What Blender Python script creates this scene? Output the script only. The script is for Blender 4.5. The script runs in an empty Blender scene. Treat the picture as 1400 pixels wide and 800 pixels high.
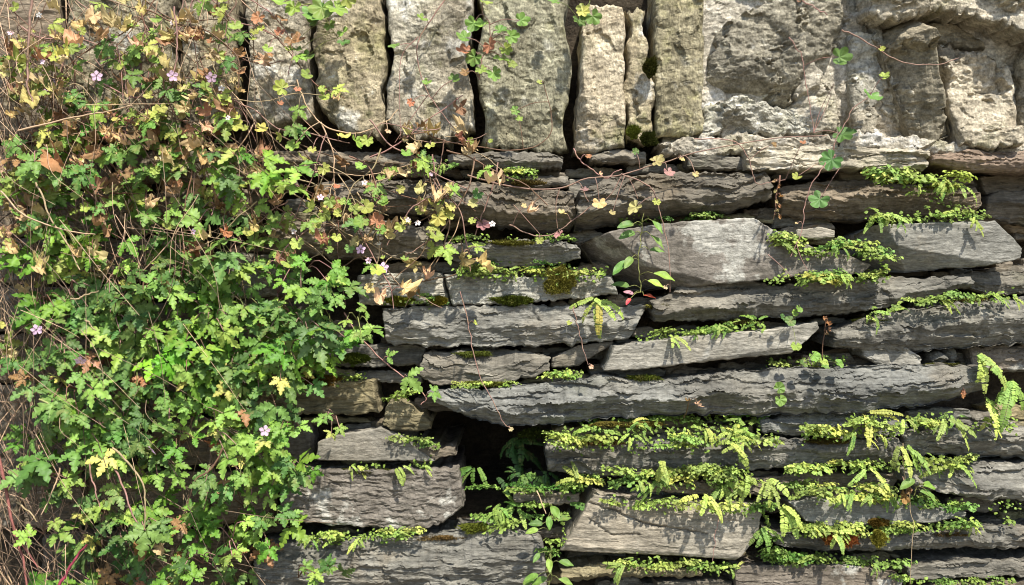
import bpy, math, random
import numpy as np
from mathutils import Vector, Matrix, Euler

R = math.radians
D = 1.25            # camera distance from the wall plane (metres)
Z0 = 0.75           # height above the ground of the photograph's lower edge
scene = bpy.context.scene
COL = scene.collection

# ------------------------------------------------------------------ camera, sky, sun, exposure
cam = bpy.data.cameras.new('camera')
cam.sensor_width = 36.0
cam.lens = 36.0 * D / 1.4
cam.clip_start = 0.02
cam.clip_end = 500
cam_o = bpy.data.objects.new('camera', cam)
cam_o.location = (0, -D, Z0 + 0.4)
cam_o.rotation_euler = (R(90), 0, 0)
COL.objects.link(cam_o)
scene.camera = cam_o

SUN = Vector((0.25, -0.54, 0.80)).normalized()      # towards the sun
world = bpy.data.worlds.new('World')
scene.world = world
world.use_nodes = True
wn = world.node_tree
bg = wn.nodes['Background']
sky = wn.nodes.new('ShaderNodeTexSky')
sky.sky_type = 'NISHITA'
sky.sun_disc = False
sky.sun_elevation = math.asin(SUN.z)
sky.sun_rotation = math.atan2(SUN.x, SUN.y)
wn.links.new(sky.outputs[0], bg.inputs[0])
bg.inputs[1].default_value = 0.115

sl = bpy.data.lights.new('sun', 'SUN')
sl.energy = 4.3
sl.angle = R(1.4)
sl.color = (1.0, 0.95, 0.86)
so = bpy.data.objects.new('sun', sl)
so.rotation_euler = (-SUN).to_track_quat('-Z', 'Y').to_euler()
so.location = SUN * 8
COL.objects.link(so)

vs = scene.view_settings
vs.view_transform = 'Standard'
vs.look = 'None'
vs.gamma = 1.0
vs.use_curve_mapping = False
vs.exposure = 0.98
scene.render.engine = 'CYCLES'
scene.cycles.max_bounces = 6
scene.cycles.transparent_max_bounces = 4
scene.cycles.use_denoising = True
scene.cycles.filter_width = 1.0

# ------------------------------------------------------------------ helpers
def P(px, py, y=0.0):
    """photo pixel -> point in the vertical plane at depth y"""
    k = (D + y) / D
    return Vector(((px - 700) / 1000 * k, y, Z0 + 0.4 + (400 - py) / 1000 * k))

def tag(o, label=None, cat=None, group=None, kind=None):
    if label: o['label'] = label
    if cat: o['category'] = cat
    if group: o['group'] = group
    if kind: o['kind'] = kind
    return o

def link(name, mesh, parent=None, loc=None, rot=None, scale=None, color=None):
    o = bpy.data.objects.new(name, mesh)
    COL.objects.link(o)
    if parent is not None: o.parent = parent
    if loc is not None: o.location = loc
    if rot is not None: o.rotation_euler = rot
    if scale is not None: o.scale = (scale,) * 3
    if color is not None: o.color = (*color, 1.0)
    return o

def np_mesh(name, verts, quads, mat, smooth=True, tris=None, col=None):
    verts = np.asarray(verts, dtype=np.float32).reshape(-1, 3)
    quads = np.asarray(quads, dtype=np.int32).reshape(-1, 4)
    tris = np.zeros((0, 3), np.int32) if tris is None else np.asarray(tris, dtype=np.int32).reshape(-1, 3)
    me = bpy.data.meshes.new(name)
    me.vertices.add(len(verts))
    me.vertices.foreach_set('co', verts.ravel())
    nl = quads.size + tris.size
    me.loops.add(nl)
    me.loops.foreach_set('vertex_index', np.concatenate([quads.ravel(), tris.ravel()]).astype(np.int32))
    npoly = len(quads) + len(tris)
    me.polygons.add(npoly)
    ls = np.concatenate([np.arange(len(quads)) * 4, quads.size + np.arange(len(tris)) * 3]).astype(np.int32)
    me.polygons.foreach_set('loop_start', ls)
    me.polygons.foreach_set('use_smooth', np.full(npoly, smooth))
    if col is not None:
        a = me.color_attributes.new('tone', 'FLOAT_COLOR', 'POINT')
        c = np.ones((len(verts), 4), np.float32)
        c[:, :3] = np.asarray(col, np.float32).reshape(-1, 1)
        a.data.foreach_set('color', c.ravel())
    me.update(calc_edges=True)
    me.validate()
    if mat is not None: me.materials.append(mat)
    return me

# vectorised gradient noise
_rs = np.random.RandomState(7)
_perm = _rs.permutation(512).astype(np.int64)
_perm = np.concatenate([_perm, _perm, _perm])
_grad = _rs.normal(size=(512, 3)); _grad /= np.linalg.norm(_grad, axis=1)[:, None]
def noise3(x, y, z):
    x = np.asarray(x, float); y = np.asarray(y, float) + 0 * x; z = np.asarray(z, float) + 0 * x
    xi = np.floor(x).astype(np.int64); yi = np.floor(y).astype(np.int64); zi = np.floor(z).astype(np.int64)
    xf, yf, zf = x - xi, y - yi, z - zi
    f = lambda t: t * t * t * (t * (t * 6 - 15) + 10)
    u, v, w = f(xf), f(yf), f(zf)
    def g(dx, dy, dz):
        h = _perm[(_perm[(_perm[(xi + dx) & 511] + yi + dy) & 511] + zi + dz) & 511]
        gg = _grad[h]
        return gg[..., 0] * (xf - dx) + gg[..., 1] * (yf - dy) + gg[..., 2] * (zf - dz)
    l = lambda a, b, t: a + t * (b - a)
    return 1.6 * l(l(l(g(0,0,0), g(1,0,0), u), l(g(0,1,0), g(1,1,0), u), v),
             l(l(g(0,0,1), g(1,0,1), u), l(g(0,1,1), g(1,1,1), u), v), w)
def fbm(x, y, z, o=4, gain=0.5):
    a, s, t = 1.0, 0.0, 0.0
    for i in range(o):
        k = 2.03 ** i
        t = t + a * noise3(x * k + 17.3 * i, y * k + 5.1 * i, z * k - 9.7 * i); s += a; a *= gain
    return t / s
def ss(a, b, x):
    t = np.clip((x - a) / (b - a), 0, 1); return t * t * (3 - 2 * t)

# ------------------------------------------------------------------ materials
def nodes_of(name):
    m = bpy.data.materials.new(name); m.use_nodes = True
    nt = m.node_tree
    return m, nt, nt.nodes['Principled BSDF']

def N(nt, t, **kw):
    n = nt.nodes.new(t)
    for k, v in kw.items():
        if k.startswith('i_'):
            key = k[2:]
            n.inputs[int(key) if key.isdigit() else key].default_value = v
        else: setattr(n, k, v)
    return n

def ramp(nt, a, b, ca=(0, 0, 0, 1), cb=(1, 1, 1, 1)):
    r = nt.nodes.new('ShaderNodeValToRGB')
    r.color_ramp.elements[0].position = a; r.color_ramp.elements[0].color = ca
    r.color_ramp.elements[1].position = b; r.color_ramp.elements[1].color = cb
    return r

def mixc(nt, fac, a, b, mode='MIX'):
    m = nt.nodes.new('ShaderNodeMix'); m.data_type = 'RGBA'; m.blend_type = mode
    for s, v in ((0, fac), (6, a), (7, b)):
        if hasattr(v, 'is_output'): nt.links.new(v, m.inputs[s])
        elif isinstance(v, tuple): m.inputs[s].default_value = (*v[:3], 1)
        else: m.inputs[s].default_value = v
    return m.outputs[2]

def stone_mat(name, c1, c2, stretch=(0.4, 1, 1.5), patches=(), bump=1.0, grain=0.35, rough=0.85):
    """patches: (colour, noise scale, threshold low, threshold high, strength)"""
    m, nt, bs = nodes_of(name)
    L = nt.links.new
    tc = N(nt, 'ShaderNodeTexCoord'); oi = N(nt, 'ShaderNodeObjectInfo')
    off = N(nt, 'ShaderNodeVectorMath', operation='SCALE'); L(oi.outputs['Random'], off.inputs['Scale'])
    off.inputs[0].default_value = (31.0, 17.0, 23.0)
    ad = N(nt, 'ShaderNodeVectorMath', operation='ADD')
    L(tc.outputs['Object'], ad.inputs[0]); L(off.outputs[0], ad.inputs[1])
    mp = N(nt, 'ShaderNodeMapping'); L(ad.outputs[0], mp.inputs[0]); mp.inputs['Scale'].default_value = stretch
    n1 = N(nt, 'ShaderNodeTexNoise', i_Scale=26.0, i_Detail=9.0, i_Roughness=0.62); L(mp.outputs[0], n1.inputs['Vector'])
    r1 = ramp(nt, 0.32, 0.68, (*c1, 1), (*c2, 1)); L(n1.outputs[0], r1.inputs[0])
    # each stone a little lighter or darker
    hv = N(nt, 'ShaderNodeHueSaturation')
    mr = N(nt, 'ShaderNodeMapRange', i_3=0.78, i_4=1.2); L(oi.outputs['Random'], mr.inputs[0]); L(mr.outputs[0], hv.inputs['Value'])
    L(r1.outputs[0], hv.inputs['Color'])
    fr = N(nt, 'ShaderNodeMath', operation='MULTIPLY', i_1=7.31); L(oi.outputs['Random'], fr.inputs[0])
    fc = N(nt, 'ShaderNodeMath', operation='FRACT'); L(fr.outputs[0], fc.inputs[0])
    tr_ = ramp(nt, 0.0, 1.0, (1.08, 1.0, 0.87, 1), (0.985, 1.0, 0.975, 1)); L(fc.outputs[0], tr_.inputs[0])
    cur = mixc(nt, 1.0, hv.outputs[0], tr_.outputs[0], 'MULTIPLY')
    wn_ = N(nt, 'ShaderNodeTexNoise', i_Scale=4.5, i_Detail=5.0, i_Roughness=0.6); L(ad.outputs[0], wn_.inputs['Vector'])
    wr = ramp(nt, 0.5, 0.72, (0, 0, 0, 1), (0.45, 0.45, 0.45, 1)); L(wn_.outputs[0], wr.inputs[0])
    cur = mixc(nt, wr.outputs[0], cur, mixc(nt, 1.0, cur, (1.03, 0.88, 0.70), 'MULTIPLY'))
    for i, (c, sc, a, b, st) in enumerate(patches):
        nn = N(nt, 'ShaderNodeTexNoise', i_Scale=sc, i_Detail=6.0, i_Roughness=0.65)
        o2 = N(nt, 'ShaderNodeVectorMath', operation='ADD'); o2.inputs[1].default_value = (3.1 * i, 7.7 * i, 1.3 * i)
        L(ad.outputs[0], o2.inputs[0]); L(o2.outputs[0], nn.inputs['Vector'])
        rr = ramp(nt, a, b, (0, 0, 0, 1), (st, st, st, 1)); L(nn.outputs[0], rr.inputs[0])
        cur = mixc(nt, rr.outputs[0], cur, c)
    sp = N(nt, 'ShaderNodeTexNoise', i_Scale=330.0, i_Detail=4.0, i_Roughness=0.7); L(mp.outputs[0], sp.inputs['Vector'])
    rs = ramp(nt, 0.3, 0.7, (1 - grain,) * 3 + (1,), (1 + grain * 0.6,) * 3 + (1,)); L(sp.outputs[0], rs.inputs[0])
    cur = mixc(nt, 1.0, cur, rs.outputs[0], 'MULTIPLY')
    mo = N(nt, 'ShaderNodeTexNoise', i_Scale=85.0, i_Detail=5.0, i_Roughness=0.75); L(ad.outputs[0], mo.inputs['Vector'])
    rm = ramp(nt, 0.34, 0.66, (0.66, 0.65, 0.62, 1), (1.28, 1.28, 1.27, 1)); L(mo.outputs[0], rm.inputs[0])
    cur = mixc(nt, grain * 2, cur, mixc(nt, 1.0, cur, rm.outputs[0], 'MULTIPLY'))
    m2 = N(nt, 'ShaderNodeMapping'); L(ad.outputs[0], m2.inputs[0]); m2.inputs['Scale'].default_value = (stretch[0] * 0.3, 1, stretch[2] * 1.3)
    sk = N(nt, 'ShaderNodeTexNoise', i_Scale=150.0, i_Detail=4.0, i_Roughness=0.6); L(m2.outputs[0], sk.inputs['Vector'])
    rk = ramp(nt, 0.36, 0.6, (0.68, 0.68, 0.67, 1), (1.12, 1.12, 1.12, 1)); L(sk.outputs[0], rk.inputs[0])
    cur = mixc(nt, 0.9, cur, rk.outputs[0], 'MULTIPLY')
    L(cur, bs.inputs['Base Color'])
    bs.inputs['Roughness'].default_value = rough
    bs.inputs['Specular IOR Level'].default_value = 0.25
    b1 = N(nt, 'ShaderNodeTexNoise', i_Scale=140.0, i_Detail=8.0, i_Roughness=0.7); L(mp.outputs[0], b1.inputs['Vector'])
    bp = N(nt, 'ShaderNodeBump', i_Strength=0.9, i_Distance=0.0045 * bump); L(b1.outputs[0], bp.inputs['Height'])
    L(bp.outputs[0], bs.inputs['Normal'])
    return m

LICH = (0.46, 0.46, 0.40)
M = {}
M['slate'] = stone_mat('slate_grey', (0.105, 0.10, 0.09), (0.265, 0.25, 0.22),
    patches=[((0.19, 0.145, 0.09), 7, 0.56, 0.70, 0.6), ((0.10, 0.105, 0.045), 6, 0.60, 0.74, 0.5), ((0.40, 0.40, 0.36), 38, 0.66, 0.72, 0.6)])
M['blue'] = stone_mat('slate_blue', (0.11, 0.11, 0.105), (0.275, 0.27, 0.25),
    patches=[((0.17, 0.13, 0.085), 8, 0.58, 0.72, 0.55), ((0.12, 0.125, 0.055), 5, 0.60, 0.74, 0.45), ((0.42, 0.43, 0.40), 30, 0.66, 0.74, 0.5)])
M['brown'] = stone_mat('slate_brown', (0.11, 0.095, 0.075), (0.25, 0.215, 0.175),
    patches=[((0.13, 0.12, 0.05), 9, 0.56, 0.72, 0.5), ((0.36, 0.34, 0.29), 32, 0.62, 0.72, 0.6)])
M['mauve'] = stone_mat('slate_mauve', (0.115, 0.104, 0.092), (0.205, 0.188, 0.172), stretch=(0.7, 1, 1),
    patches=[((0.20, 0.13, 0.08), 8, 0.60, 0.76, 0.6), ((0.40, 0.39, 0.345), 13, 0.565, 0.61, 0.75)], bump=0.6)
M['flat'] = stone_mat('slate_flat', (0.18, 0.175, 0.16), (0.30, 0.29, 0.265), stretch=(0.5, 1, 1.3),
    patches=[((0.24, 0.17, 0.09), 7, 0.60, 0.75, 0.6), ((0.4, 0.4, 0.37), 24, 0.62, 0.72, 0.5)], bump=0.6)
M['ochre'] = stone_mat('slate_ochre', (0.15, 0.135, 0.085), (0.34, 0.31, 0.21),
    patches=[((0.13, 0.13, 0.05), 9, 0.55, 0.7, 0.5), ((0.42, 0.38, 0.26), 20, 0.6, 0.7, 0.6)])
M['red'] = stone_mat('slate_red', (0.115, 0.09, 0.075), (0.25, 0.20, 0.168),
    patches=[((0.34, 0.31, 0.26), 20, 0.62, 0.72, 0.6)])
M['pale'] = stone_mat('stone_pale', (0.20, 0.19, 0.165), (0.40, 0.385, 0.34), stretch=(0.7, 1, 1),
    patches=[((0.15, 0.15, 0.06), 9, 0.58, 0.7, 0.6), ((0.55, 0.54, 0.5), 26, 0.6, 0.7, 0.6)])
M['cope'] = stone_mat('coping_grey', (0.165, 0.148, 0.11), (0.44, 0.405, 0.315), stretch=(1, 1, 0.6),
    patches=[((0.30, 0.285, 0.12), 11, 0.52, 0.68, 0.6), ((0.60, 0.585, 0.53), 15, 0.60, 0.68, 0.75),
             ((0.10, 0.09, 0.055), 10, 0.55, 0.68, 0.7), ((0.10, 0.115, 0.03), 17, 0.58, 0.68, 0.7), ((0.55, 0.54, 0.46), 60, 0.64, 0.69, 0.7)], bump=1.2, grain=0.5)
M['copewhite'] = stone_mat('coping_pale', (0.235, 0.205, 0.155), (0.56, 0.515, 0.425), stretch=(1, 1, 0.6),
    patches=[((0.34, 0.26, 0.16), 12, 0.56, 0.7, 0.6), ((0.62, 0.61, 0.57), 14, 0.56, 0.68, 0.8),
             ((0.13, 0.115, 0.08), 14, 0.55, 0.68, 0.7), ((0.16, 0.17, 0.05), 12, 0.56, 0.68, 0.6)], bump=1.2, grain=0.5)
M['copegreen'] = stone_mat('coping_lichen', (0.21, 0.193, 0.135), (0.49, 0.465, 0.345), stretch=(1.2, 1, 0.5),
    patches=[((0.36, 0.35, 0.13), 13, 0.52, 0.66, 0.6), ((0.56, 0.54, 0.47), 18, 0.58, 0.68, 0.7),
             ((0.12, 0.10, 0.06), 16, 0.56, 0.68, 0.7)], bump=1.4, grain=0.5)
M['boulder'] = stone_mat('boulder_grey', (0.15, 0.138, 0.112), (0.40, 0.375, 0.31), stretch=(1, 1, 1),
    patches=[((0.52, 0.51, 0.46), 20, 0.60, 0.68, 0.75), ((0.60, 0.60, 0.56), 60, 0.66, 0.69, 0.9)], bump=1.1, grain=0.55)
M['mortar'] = stone_mat('mortar_lime', (0.31, 0.288, 0.25), (0.60, 0.575, 0.52), stretch=(1, 1, 1),
    patches=[((0.38, 0.35, 0.20), 12, 0.56, 0.7, 0.6), ((0.42, 0.31, 0.20), 9, 0.6, 0.75, 0.5),
             ((0.62, 0.605, 0.575), 12, 0.56, 0.66, 0.8), ((0.19, 0.175, 0.14), 8, 0.57, 0.68, 0.6), ((0.16, 0.14, 0.10), 22, 0.62, 0.70, 0.7)], bump=1.2, grain=0.5)
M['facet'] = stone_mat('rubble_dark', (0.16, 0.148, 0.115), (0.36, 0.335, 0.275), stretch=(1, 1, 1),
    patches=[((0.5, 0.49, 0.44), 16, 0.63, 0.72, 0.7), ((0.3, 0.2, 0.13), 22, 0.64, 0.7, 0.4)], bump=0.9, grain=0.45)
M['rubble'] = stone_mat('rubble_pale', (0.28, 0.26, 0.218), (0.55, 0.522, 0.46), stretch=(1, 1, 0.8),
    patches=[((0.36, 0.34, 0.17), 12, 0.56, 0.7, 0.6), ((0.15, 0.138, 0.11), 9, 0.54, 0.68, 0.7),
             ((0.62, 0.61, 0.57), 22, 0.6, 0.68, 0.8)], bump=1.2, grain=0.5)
M['soil'] = stone_mat('dark_soil', (0.035, 0.026, 0.018), (0.11, 0.085, 0.058), stretch=(1, 1, 1), bump=4.0)
M['path'] = stone_mat('gravel', (0.16, 0.145, 0.12), (0.32, 0.30, 0.26), stretch=(1, 1, 1), bump=4.0)

# ------------------------------------------------------------------ stones
def polyline(pts, n, jit, seed):
    pts = np.array(pts, float)
    seg = np.hypot(*(pts[1:] - pts[:-1]).T)
    s = np.concatenate([[0], np.cumsum(seg)]); s /= s[-1]
    u = np.linspace(0, 1, n)
    out = np.stack([np.interp(u, s, pts[:, 0]), np.interp(u, s, pts[:, 1])], 1)
    k = seg.sum() / 22.0
    w = ss(0, 0.03, u) * ss(0, 0.03, 1 - u)
    out[:, 1] += jit * 1.4 * w * (fbm(u * k, seed * 3.3, 0.5, 4, 0.6))
    out[:, 1] += jit * 0.55 * w * (np.abs(noise3(u * k * 1.9, seed * 2.1, 3.5)) * 2 - .6)
    out[:, 0] += jit * 0.5 * w * (fbm(u * k, seed * 1.7, 9.5, 3))
    return out

def cleft(wx, wy, sd):
    rs = np.random.RandomState(int(sd * 97) % 65536)
    tab = rs.uniform(-1, 1, size=(1024, 5))
    gx, gy = np.floor(wx).astype(np.int64), np.floor(wy).astype(np.int64)
    d1 = np.full(wx.shape, 9.0); d2 = d1.copy(); o1 = np.zeros(wx.shape); o2 = o1.copy()
    for i in (-1, 0, 1):
        for j in (-1, 0, 1):
            h = _perm[(_perm[(gx + i) & 511] + gy + j) & 511] * 2 % 1024
            t = tab[h]
            dx = wx - (gx + i + 0.5 + 0.42 * t[..., 0]); dy = wy - (gy + j + 0.5 + 0.42 * t[..., 1])
            d = np.hypot(dx, dy)
            o = t[..., 2] * dx * 0.8 + (t[..., 3] - 0.15) * dy + 0.35 * t[..., 4]
            n1 = d < d1; n2 = (~n1) & (d < d2)
            d2 = np.where(n1, d1, np.where(n2, d, d2)); o2 = np.where(n1, o1, np.where(n2, o, o2))
            d1 = np.where(n1, d, d1); o1 = np.where(n1, o, o1)
    w = 0.5 + 0.5 * ss(0.0, 0.13, d2 - d1)
    return o1 * w + o2 * (1 - w)

STY = dict(
    slate=dict(per=13.0, amp=3.2, rough=0.5, round=1.8, jit=3.5, aniso=0.2, fac=14, elong=3.2, slp=0.26, fine=0.5, grow=1.5),
    ledge=dict(per=20.0, amp=6.0, rough=0.55, round=2.0, jit=4.0, aniso=0.16, fac=21, elong=3.2, slp=0.34, fine=0.45, grow=2.0),
    smooth=dict(per=16.0, amp=0.4, rough=0.35, round=1.6, jit=1.6, aniso=0.5, fac=24, elong=3.0, slp=0.045, fine=0.35),
    rough=dict(per=9.0, amp=0.8, rough=1.7, round=3.0, jit=3.0, aniso=0.45, fac=9, elong=1.8, slp=0.25),
    cope=dict(per=40.0, amp=0.6, rough=0.9, round=5.5, jit=9.0, aniso=0.9, fac=40, elong=0.7, slp=0.19, fine=0.25, grow=1.5, ej=2.2),
    rubble=dict(per=60.0, amp=0.8, rough=0.5, round=3.0, jit=8.0, aniso=0.7, fac=62, elong=1.0, slp=0.34, fine=0.25),
    hidden=dict(per=14.0, amp=3.0, rough=1.2, round=4.0, jit=4.0, aniso=0.3, res=4.5, fac=18, elong=3, slp=0.2),
)
SEED = [0]
STONES = []
def stone(name, label, sty, mat, top, bot, y=0.0, ridge=None, lean=0.0, facets=(), depth=0.22, group=None,
          cat='stone', swell=0.0, kind=None, cracks=(), **kw):
    """top / bot: polylines in photo pixels, left to right, traced on the stone's front; y: depth of that front.
    ridge=(v, recede_above, recede_below): where the front juts out furthest; facets: (x1,y1,x2,y2,slope) planes cut back to the right-hand side."""
    SEED[0] += 1; sd = SEED[0] * 1.37
    p = dict(STY[sty]); p.update(kw)
    res = p.get('res', 1.35)
    t0 = np.array(top, float); b0 = np.array(bot, float)
    if sty != 'cope': t0[:, 1] -= p.get('grow', 1.0); b0[:, 1] += p.get('grow', 1.0)
    top, bot = t0, b0
    length = max(np.hypot(*(t0[1:] - t0[:-1]).T).sum(), np.hypot(*(b0[1:] - b0[:-1]).T).sum())
    nu = max(8, int(length / res))
    T = polyline(top, nu, p['jit'], sd); B = polyline(bot, nu, p['jit'], sd + 50)
    Hm = np.abs(T[:, 1] - B[:, 1]).mean()
    nv = max(6, int(Hm / res))
    v = np.linspace(0, 1, nv)[None, :]; u = np.linspace(0, 1, nu)[:, None]
    # ragged ends
    X = B[:, 0:1] * (1 - v) + T[:, 0:1] * v
    Y = B[:, 1:2] * (1 - v) + T[:, 1:2] * v
    Hl = np.hypot(T[:, 0] - B[:, 0], T[:, 1] - B[:, 1])[:, None]
    endj = p['jit'] * p.get('ej', 1.2) * fbm(v * Hm / max(14.0, Hm / 4), sd, 3.0, 3)
    X = X + endj * (np.exp(-u * length / 12.0) - np.exp(-(1 - u) * length / 12.0)) * 1.0
    # relief in pixel units (1 px = 1 mm); positive = outwards
    ax = p['aniso']
    out = np.zeros_like(X)
    vh = v * Hl
    # broad broken ledges that come and go along the stone
    for (pm, am, wl) in ((1.0, 1.0, 42.0), (0.42, 0.38, 24.0)):
        per = p['per'] * pm
        q = vh / per + 0.85 * fbm(X / (wl * 2.2), vh / 60, sd + 7 * pm, 3, 0.5) + 0.9 * noise3(vh / (per * 2.3), 0 * u + sd, 0.3 + pm)
        cell = np.floor(q); t = q - cell
        gate = ss(0.0, 0.5, noise3(cell * 3.71 + sd, X / wl + vh / 90, sd + 3 + pm))
        saw = np.where(t < 0.84, 1 - t / 0.84, (t - 0.84) / 0.16)
        out += p['amp'] * am * gate * saw * 1.25
    # creased, splintery grain
    cr = 1 - np.abs(noise3(X * ax / 13, Y / 9, sd + 31)) * 2.2
    out += p['rough'] * 0.7 * cr
    out += p['rough'] * 1.9 * fbm(X * ax / 9, Y / 7, sd + 11, 4, 0.6)
    fs = noise3(vh / 2.8 + 1.0 * fbm(X / 48, vh / 20, sd + 71, 3), X / 46, sd + 73)
    out += p.get('fine', 0.9) * np.where(fs > 0, fs, fs * 1.8) * ss(-.4, .5, noise3(X / 30, vh / 14, sd + 79))
    # cleft faces: cells that split along slightly different planes
    el = p['elong']
    wx = X / (p['fac'] * el) + 0.35 * fbm(X / 20, Y / 14, sd + 41, 3)
    wy = Y / p['fac'] + 0.35 * fbm(X / 24, Y / 14, sd + 47, 3)
    out += p['slp'] * cleft(wx, wy, sd) * p['fac']
    out += p['rough'] * 1.4 * fbm(X * ax / 60, Y / 45, sd, 3)
    # rounded borders
    r = p['round']
    dT = (1 - v) * Hl; dB = v * Hl; dL = u * length + 0 * v; dR = (1 - u) * length + 0 * v
    for d, k in ((dT, 1.0), (dB, 1.2), (dL, 1.5), (dR, 1.5)):
        e = np.clip(1 - d / (r * k), 0, 1)
        out -= r * k * (1 - np.sqrt(np.clip(1 - e * e, 0, 1)))
    if ridge is not None:
        rv, up, dn = ridge
        rr = rv + 0.13 * fbm(u * length / 60 + 0 * v, sd, 5.0, 4, 0.6) * 2
        dv = (v - rr) * Hl
        out -= np.where(dv > 0, 1.3 * up * dv, -1.35 * dn * dv)
    out -= lean * (v - 0.5) * Hl
    if swell:
        out += swell * (1 - (2 * v - 1) ** 2) * (1 - (2 * u - 1) ** 4)
    for (x1, y1, x2, y2, sl_) in facets:
        ln = math.hypot(x2 - x1, y2 - y1)
        dist = ((x2 - x1) * (Y - y1) - (y2 - y1) * (X - x1)) / ln + 3.0 * fbm(X / 25, Y / 25, sd + 21, 3)
        out -= sl_ * np.clip(dist, 0, None)
    for (pts, dep, below) in cracks:
        best = np.full(X.shape, 99.0); sgn = np.zeros(X.shape)
        Xw, Yw = X + 3 * fbm(X / 9, Y / 9, sd + 61, 3), Y + 3 * fbm(X / 9, Y / 9, sd + 67, 3)
        for (p, q_) in zip(pts[:-1], pts[1:]):
            vx, vy = q_[0] - p[0], q_[1] - p[1]; tt = np.clip(((Xw - p[0]) * vx + (Yw - p[1]) * vy) / (vx * vx + vy * vy), 0, 1)
            ddd = np.hypot(Xw - p[0] - tt * vx, Yw - p[1] - tt * vy)
            cr_ = vx * (Yw - p[1]) - vy * (Xw - p[0])
            sgn = np.where(ddd < best, np.sign(cr_), sgn); best = np.minimum(best, ddd)
        out -= dep * np.exp(-(best / 1.5) ** 2) + below * np.where(sgn > 0, np.exp(-best / 12.0), 0)
    yy = y - out / 1000.0
    k = (D + y) / D
    WX = (X - 700) / 1000 * k; WZ = Z0 + 0.4 + (400 - Y) / 1000 * k
    face = np.stack([WX, yy, WZ], -1).reshape(-1, 3)
    idx = np.arange(nu * nv).reshape(nu, nv)
    quads = np.stack([idx[:-1, :-1], idx[1:, :-1], idx[1:, 1:], idx[:-1, 1:]], -1).reshape(-1, 4)
    loop = np.concatenate([idx[:, 0], idx[-1, 1:], idx[-2::-1, -1], idx[0, -2:0:-1]])
    verts = [face]; base = face[loop]; prev = loop; nxt = nu * nv; Q = [quads]
    c0 = base.mean(0); m = len(loop)
    for j, dd in enumerate([0.004, 0.010, 0.02, 0.04, 0.08, depth]):
        ring = base.copy()
        ring[:, 1] = np.maximum(base[:, 1], y - 0.02) * (0.6 if j < 2 else 0.2) + (y * (0.4 if j < 2 else 0.8)) + dd
        nr = fbm(base[:, 0] * 40, ring[:, 1] * 40, base[:, 2] * 40 + sd, 3) * 0.0016 * (1 + j)
        ring[:, 2] += nr * np.sign(base[:, 2] - c0[2]) - np.sign(base[:, 2] - c0[2]) * 0.0006 * j
        ring[:, 0] += nr * 0.7
        if j == 5: ring = c0 + (ring - c0) * np.array([0.97, 1, 0.9])
        new = np.arange(nxt, nxt + m); nxt += m
        verts.append(ring)
        Q.append(np.stack([prev, np.roll(prev, -1), np.roll(new, -1), new], -1)[:, ::-1])
        prev = new
    # back cap
    cb = nxt; bc = verts[-1].mean(0)[None]
    verts.append(bc)
    tr = np.stack([prev, np.roll(prev, -1), np.full(m, cb)], -1)[:, ::-1]
    V = np.concatenate(verts)
    org = Vector((float(V[:, 0].mean()), float(y), float(V[:, 2].min())))
    V = V - np.array(org)[None]
    me = np_mesh(name, V, np.concatenate(Q), M[mat], False, tr)
    # outward winding
    me.flip_normals() if me.polygons[0].normal.y > 0 else None
    o = link(name, me, None, org)
    tag(o, kind=kind or 'thing')
    tag(o, label, cat, group)
    STONES.append((o, T, B, y))
    return o
# ================================================================== the setting
def sheet(name, x0, x1, y0, y1, z, mat, n=60, amp=0.0):
    gx, gy = np.meshgrid(np.linspace(x0, x1, n), np.linspace(y0, y1, n), indexing='ij')
    gz = z + amp * fbm(gx * 3, gy * 3, 0.3, 3)
    V = np.stack([gx, gy, gz], -1).reshape(-1, 3)
    i = np.arange(n * n).reshape(n, n)
    q = np.stack([i[:-1, :-1], i[1:, :-1], i[1:, 1:], i[:-1, 1:]], -1).reshape(-1, 4)
    return tag(link(name, np_mesh(name, V, q, mat)), kind='structure')
sheet('ground', -60, 60, -60, 60, 0.0, M['path'])
# the bank of earth that the wall retains: a solid block whose front shows in the joints
def bank():
    n, mz = 260, 170
    gx, gz = np.meshgrid(np.linspace(-1.6, 1.6, n), np.linspace(-0.05, 1.72, mz), indexing='ij')
    gy = 0.055 + 0.03 * fbm(gx * 9, 0.2, gz * 9, 4) + 0.008 * fbm(gx * 60, 0.7, gz * 60, 3)
    hx, hz = (660 - 700) / 1000, Z0 + (800 - 632) / 1000
    gy = gy + 0.16 * np.exp(-((gx - hx) / 0.09) ** 4 - ((gz - hz) / 0.06) ** 4)
    V = np.stack([gx, gy, gz], -1).reshape(-1, 3)
    i = np.arange(n * mz).reshape(n, mz)
    q = np.stack([i[:-1, :-1], i[1:, :-1], i[1:, 1:], i[:-1, 1:]], -1).reshape(-1, 4)
    loop = np.concatenate([i[:, 0], i[-1, 1:], i[-2::-1, -1], i[0, -2:0:-1]])
    ring = V[loop].copy(); ring[:, 1] = 1.2
    m = len(loop); new = np.arange(n * mz, n * mz + m)
    q2 = np.stack([loop, np.roll(loop, -1), np.roll(new, -1), new], -1)[:, ::-1]
    cb = n * mz + m
    tr = np.stack([new, np.roll(new, -1), np.full(m, cb)], -1)[:, ::-1]
    V = np.concatenate([V, ring, ring.mean(0)[None]])
    tag(link('earth_bank', np_mesh('earth_bank', V, np.concatenate([q, q2]), M['soil'], True, tr)), kind='structure')
bank()

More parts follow.
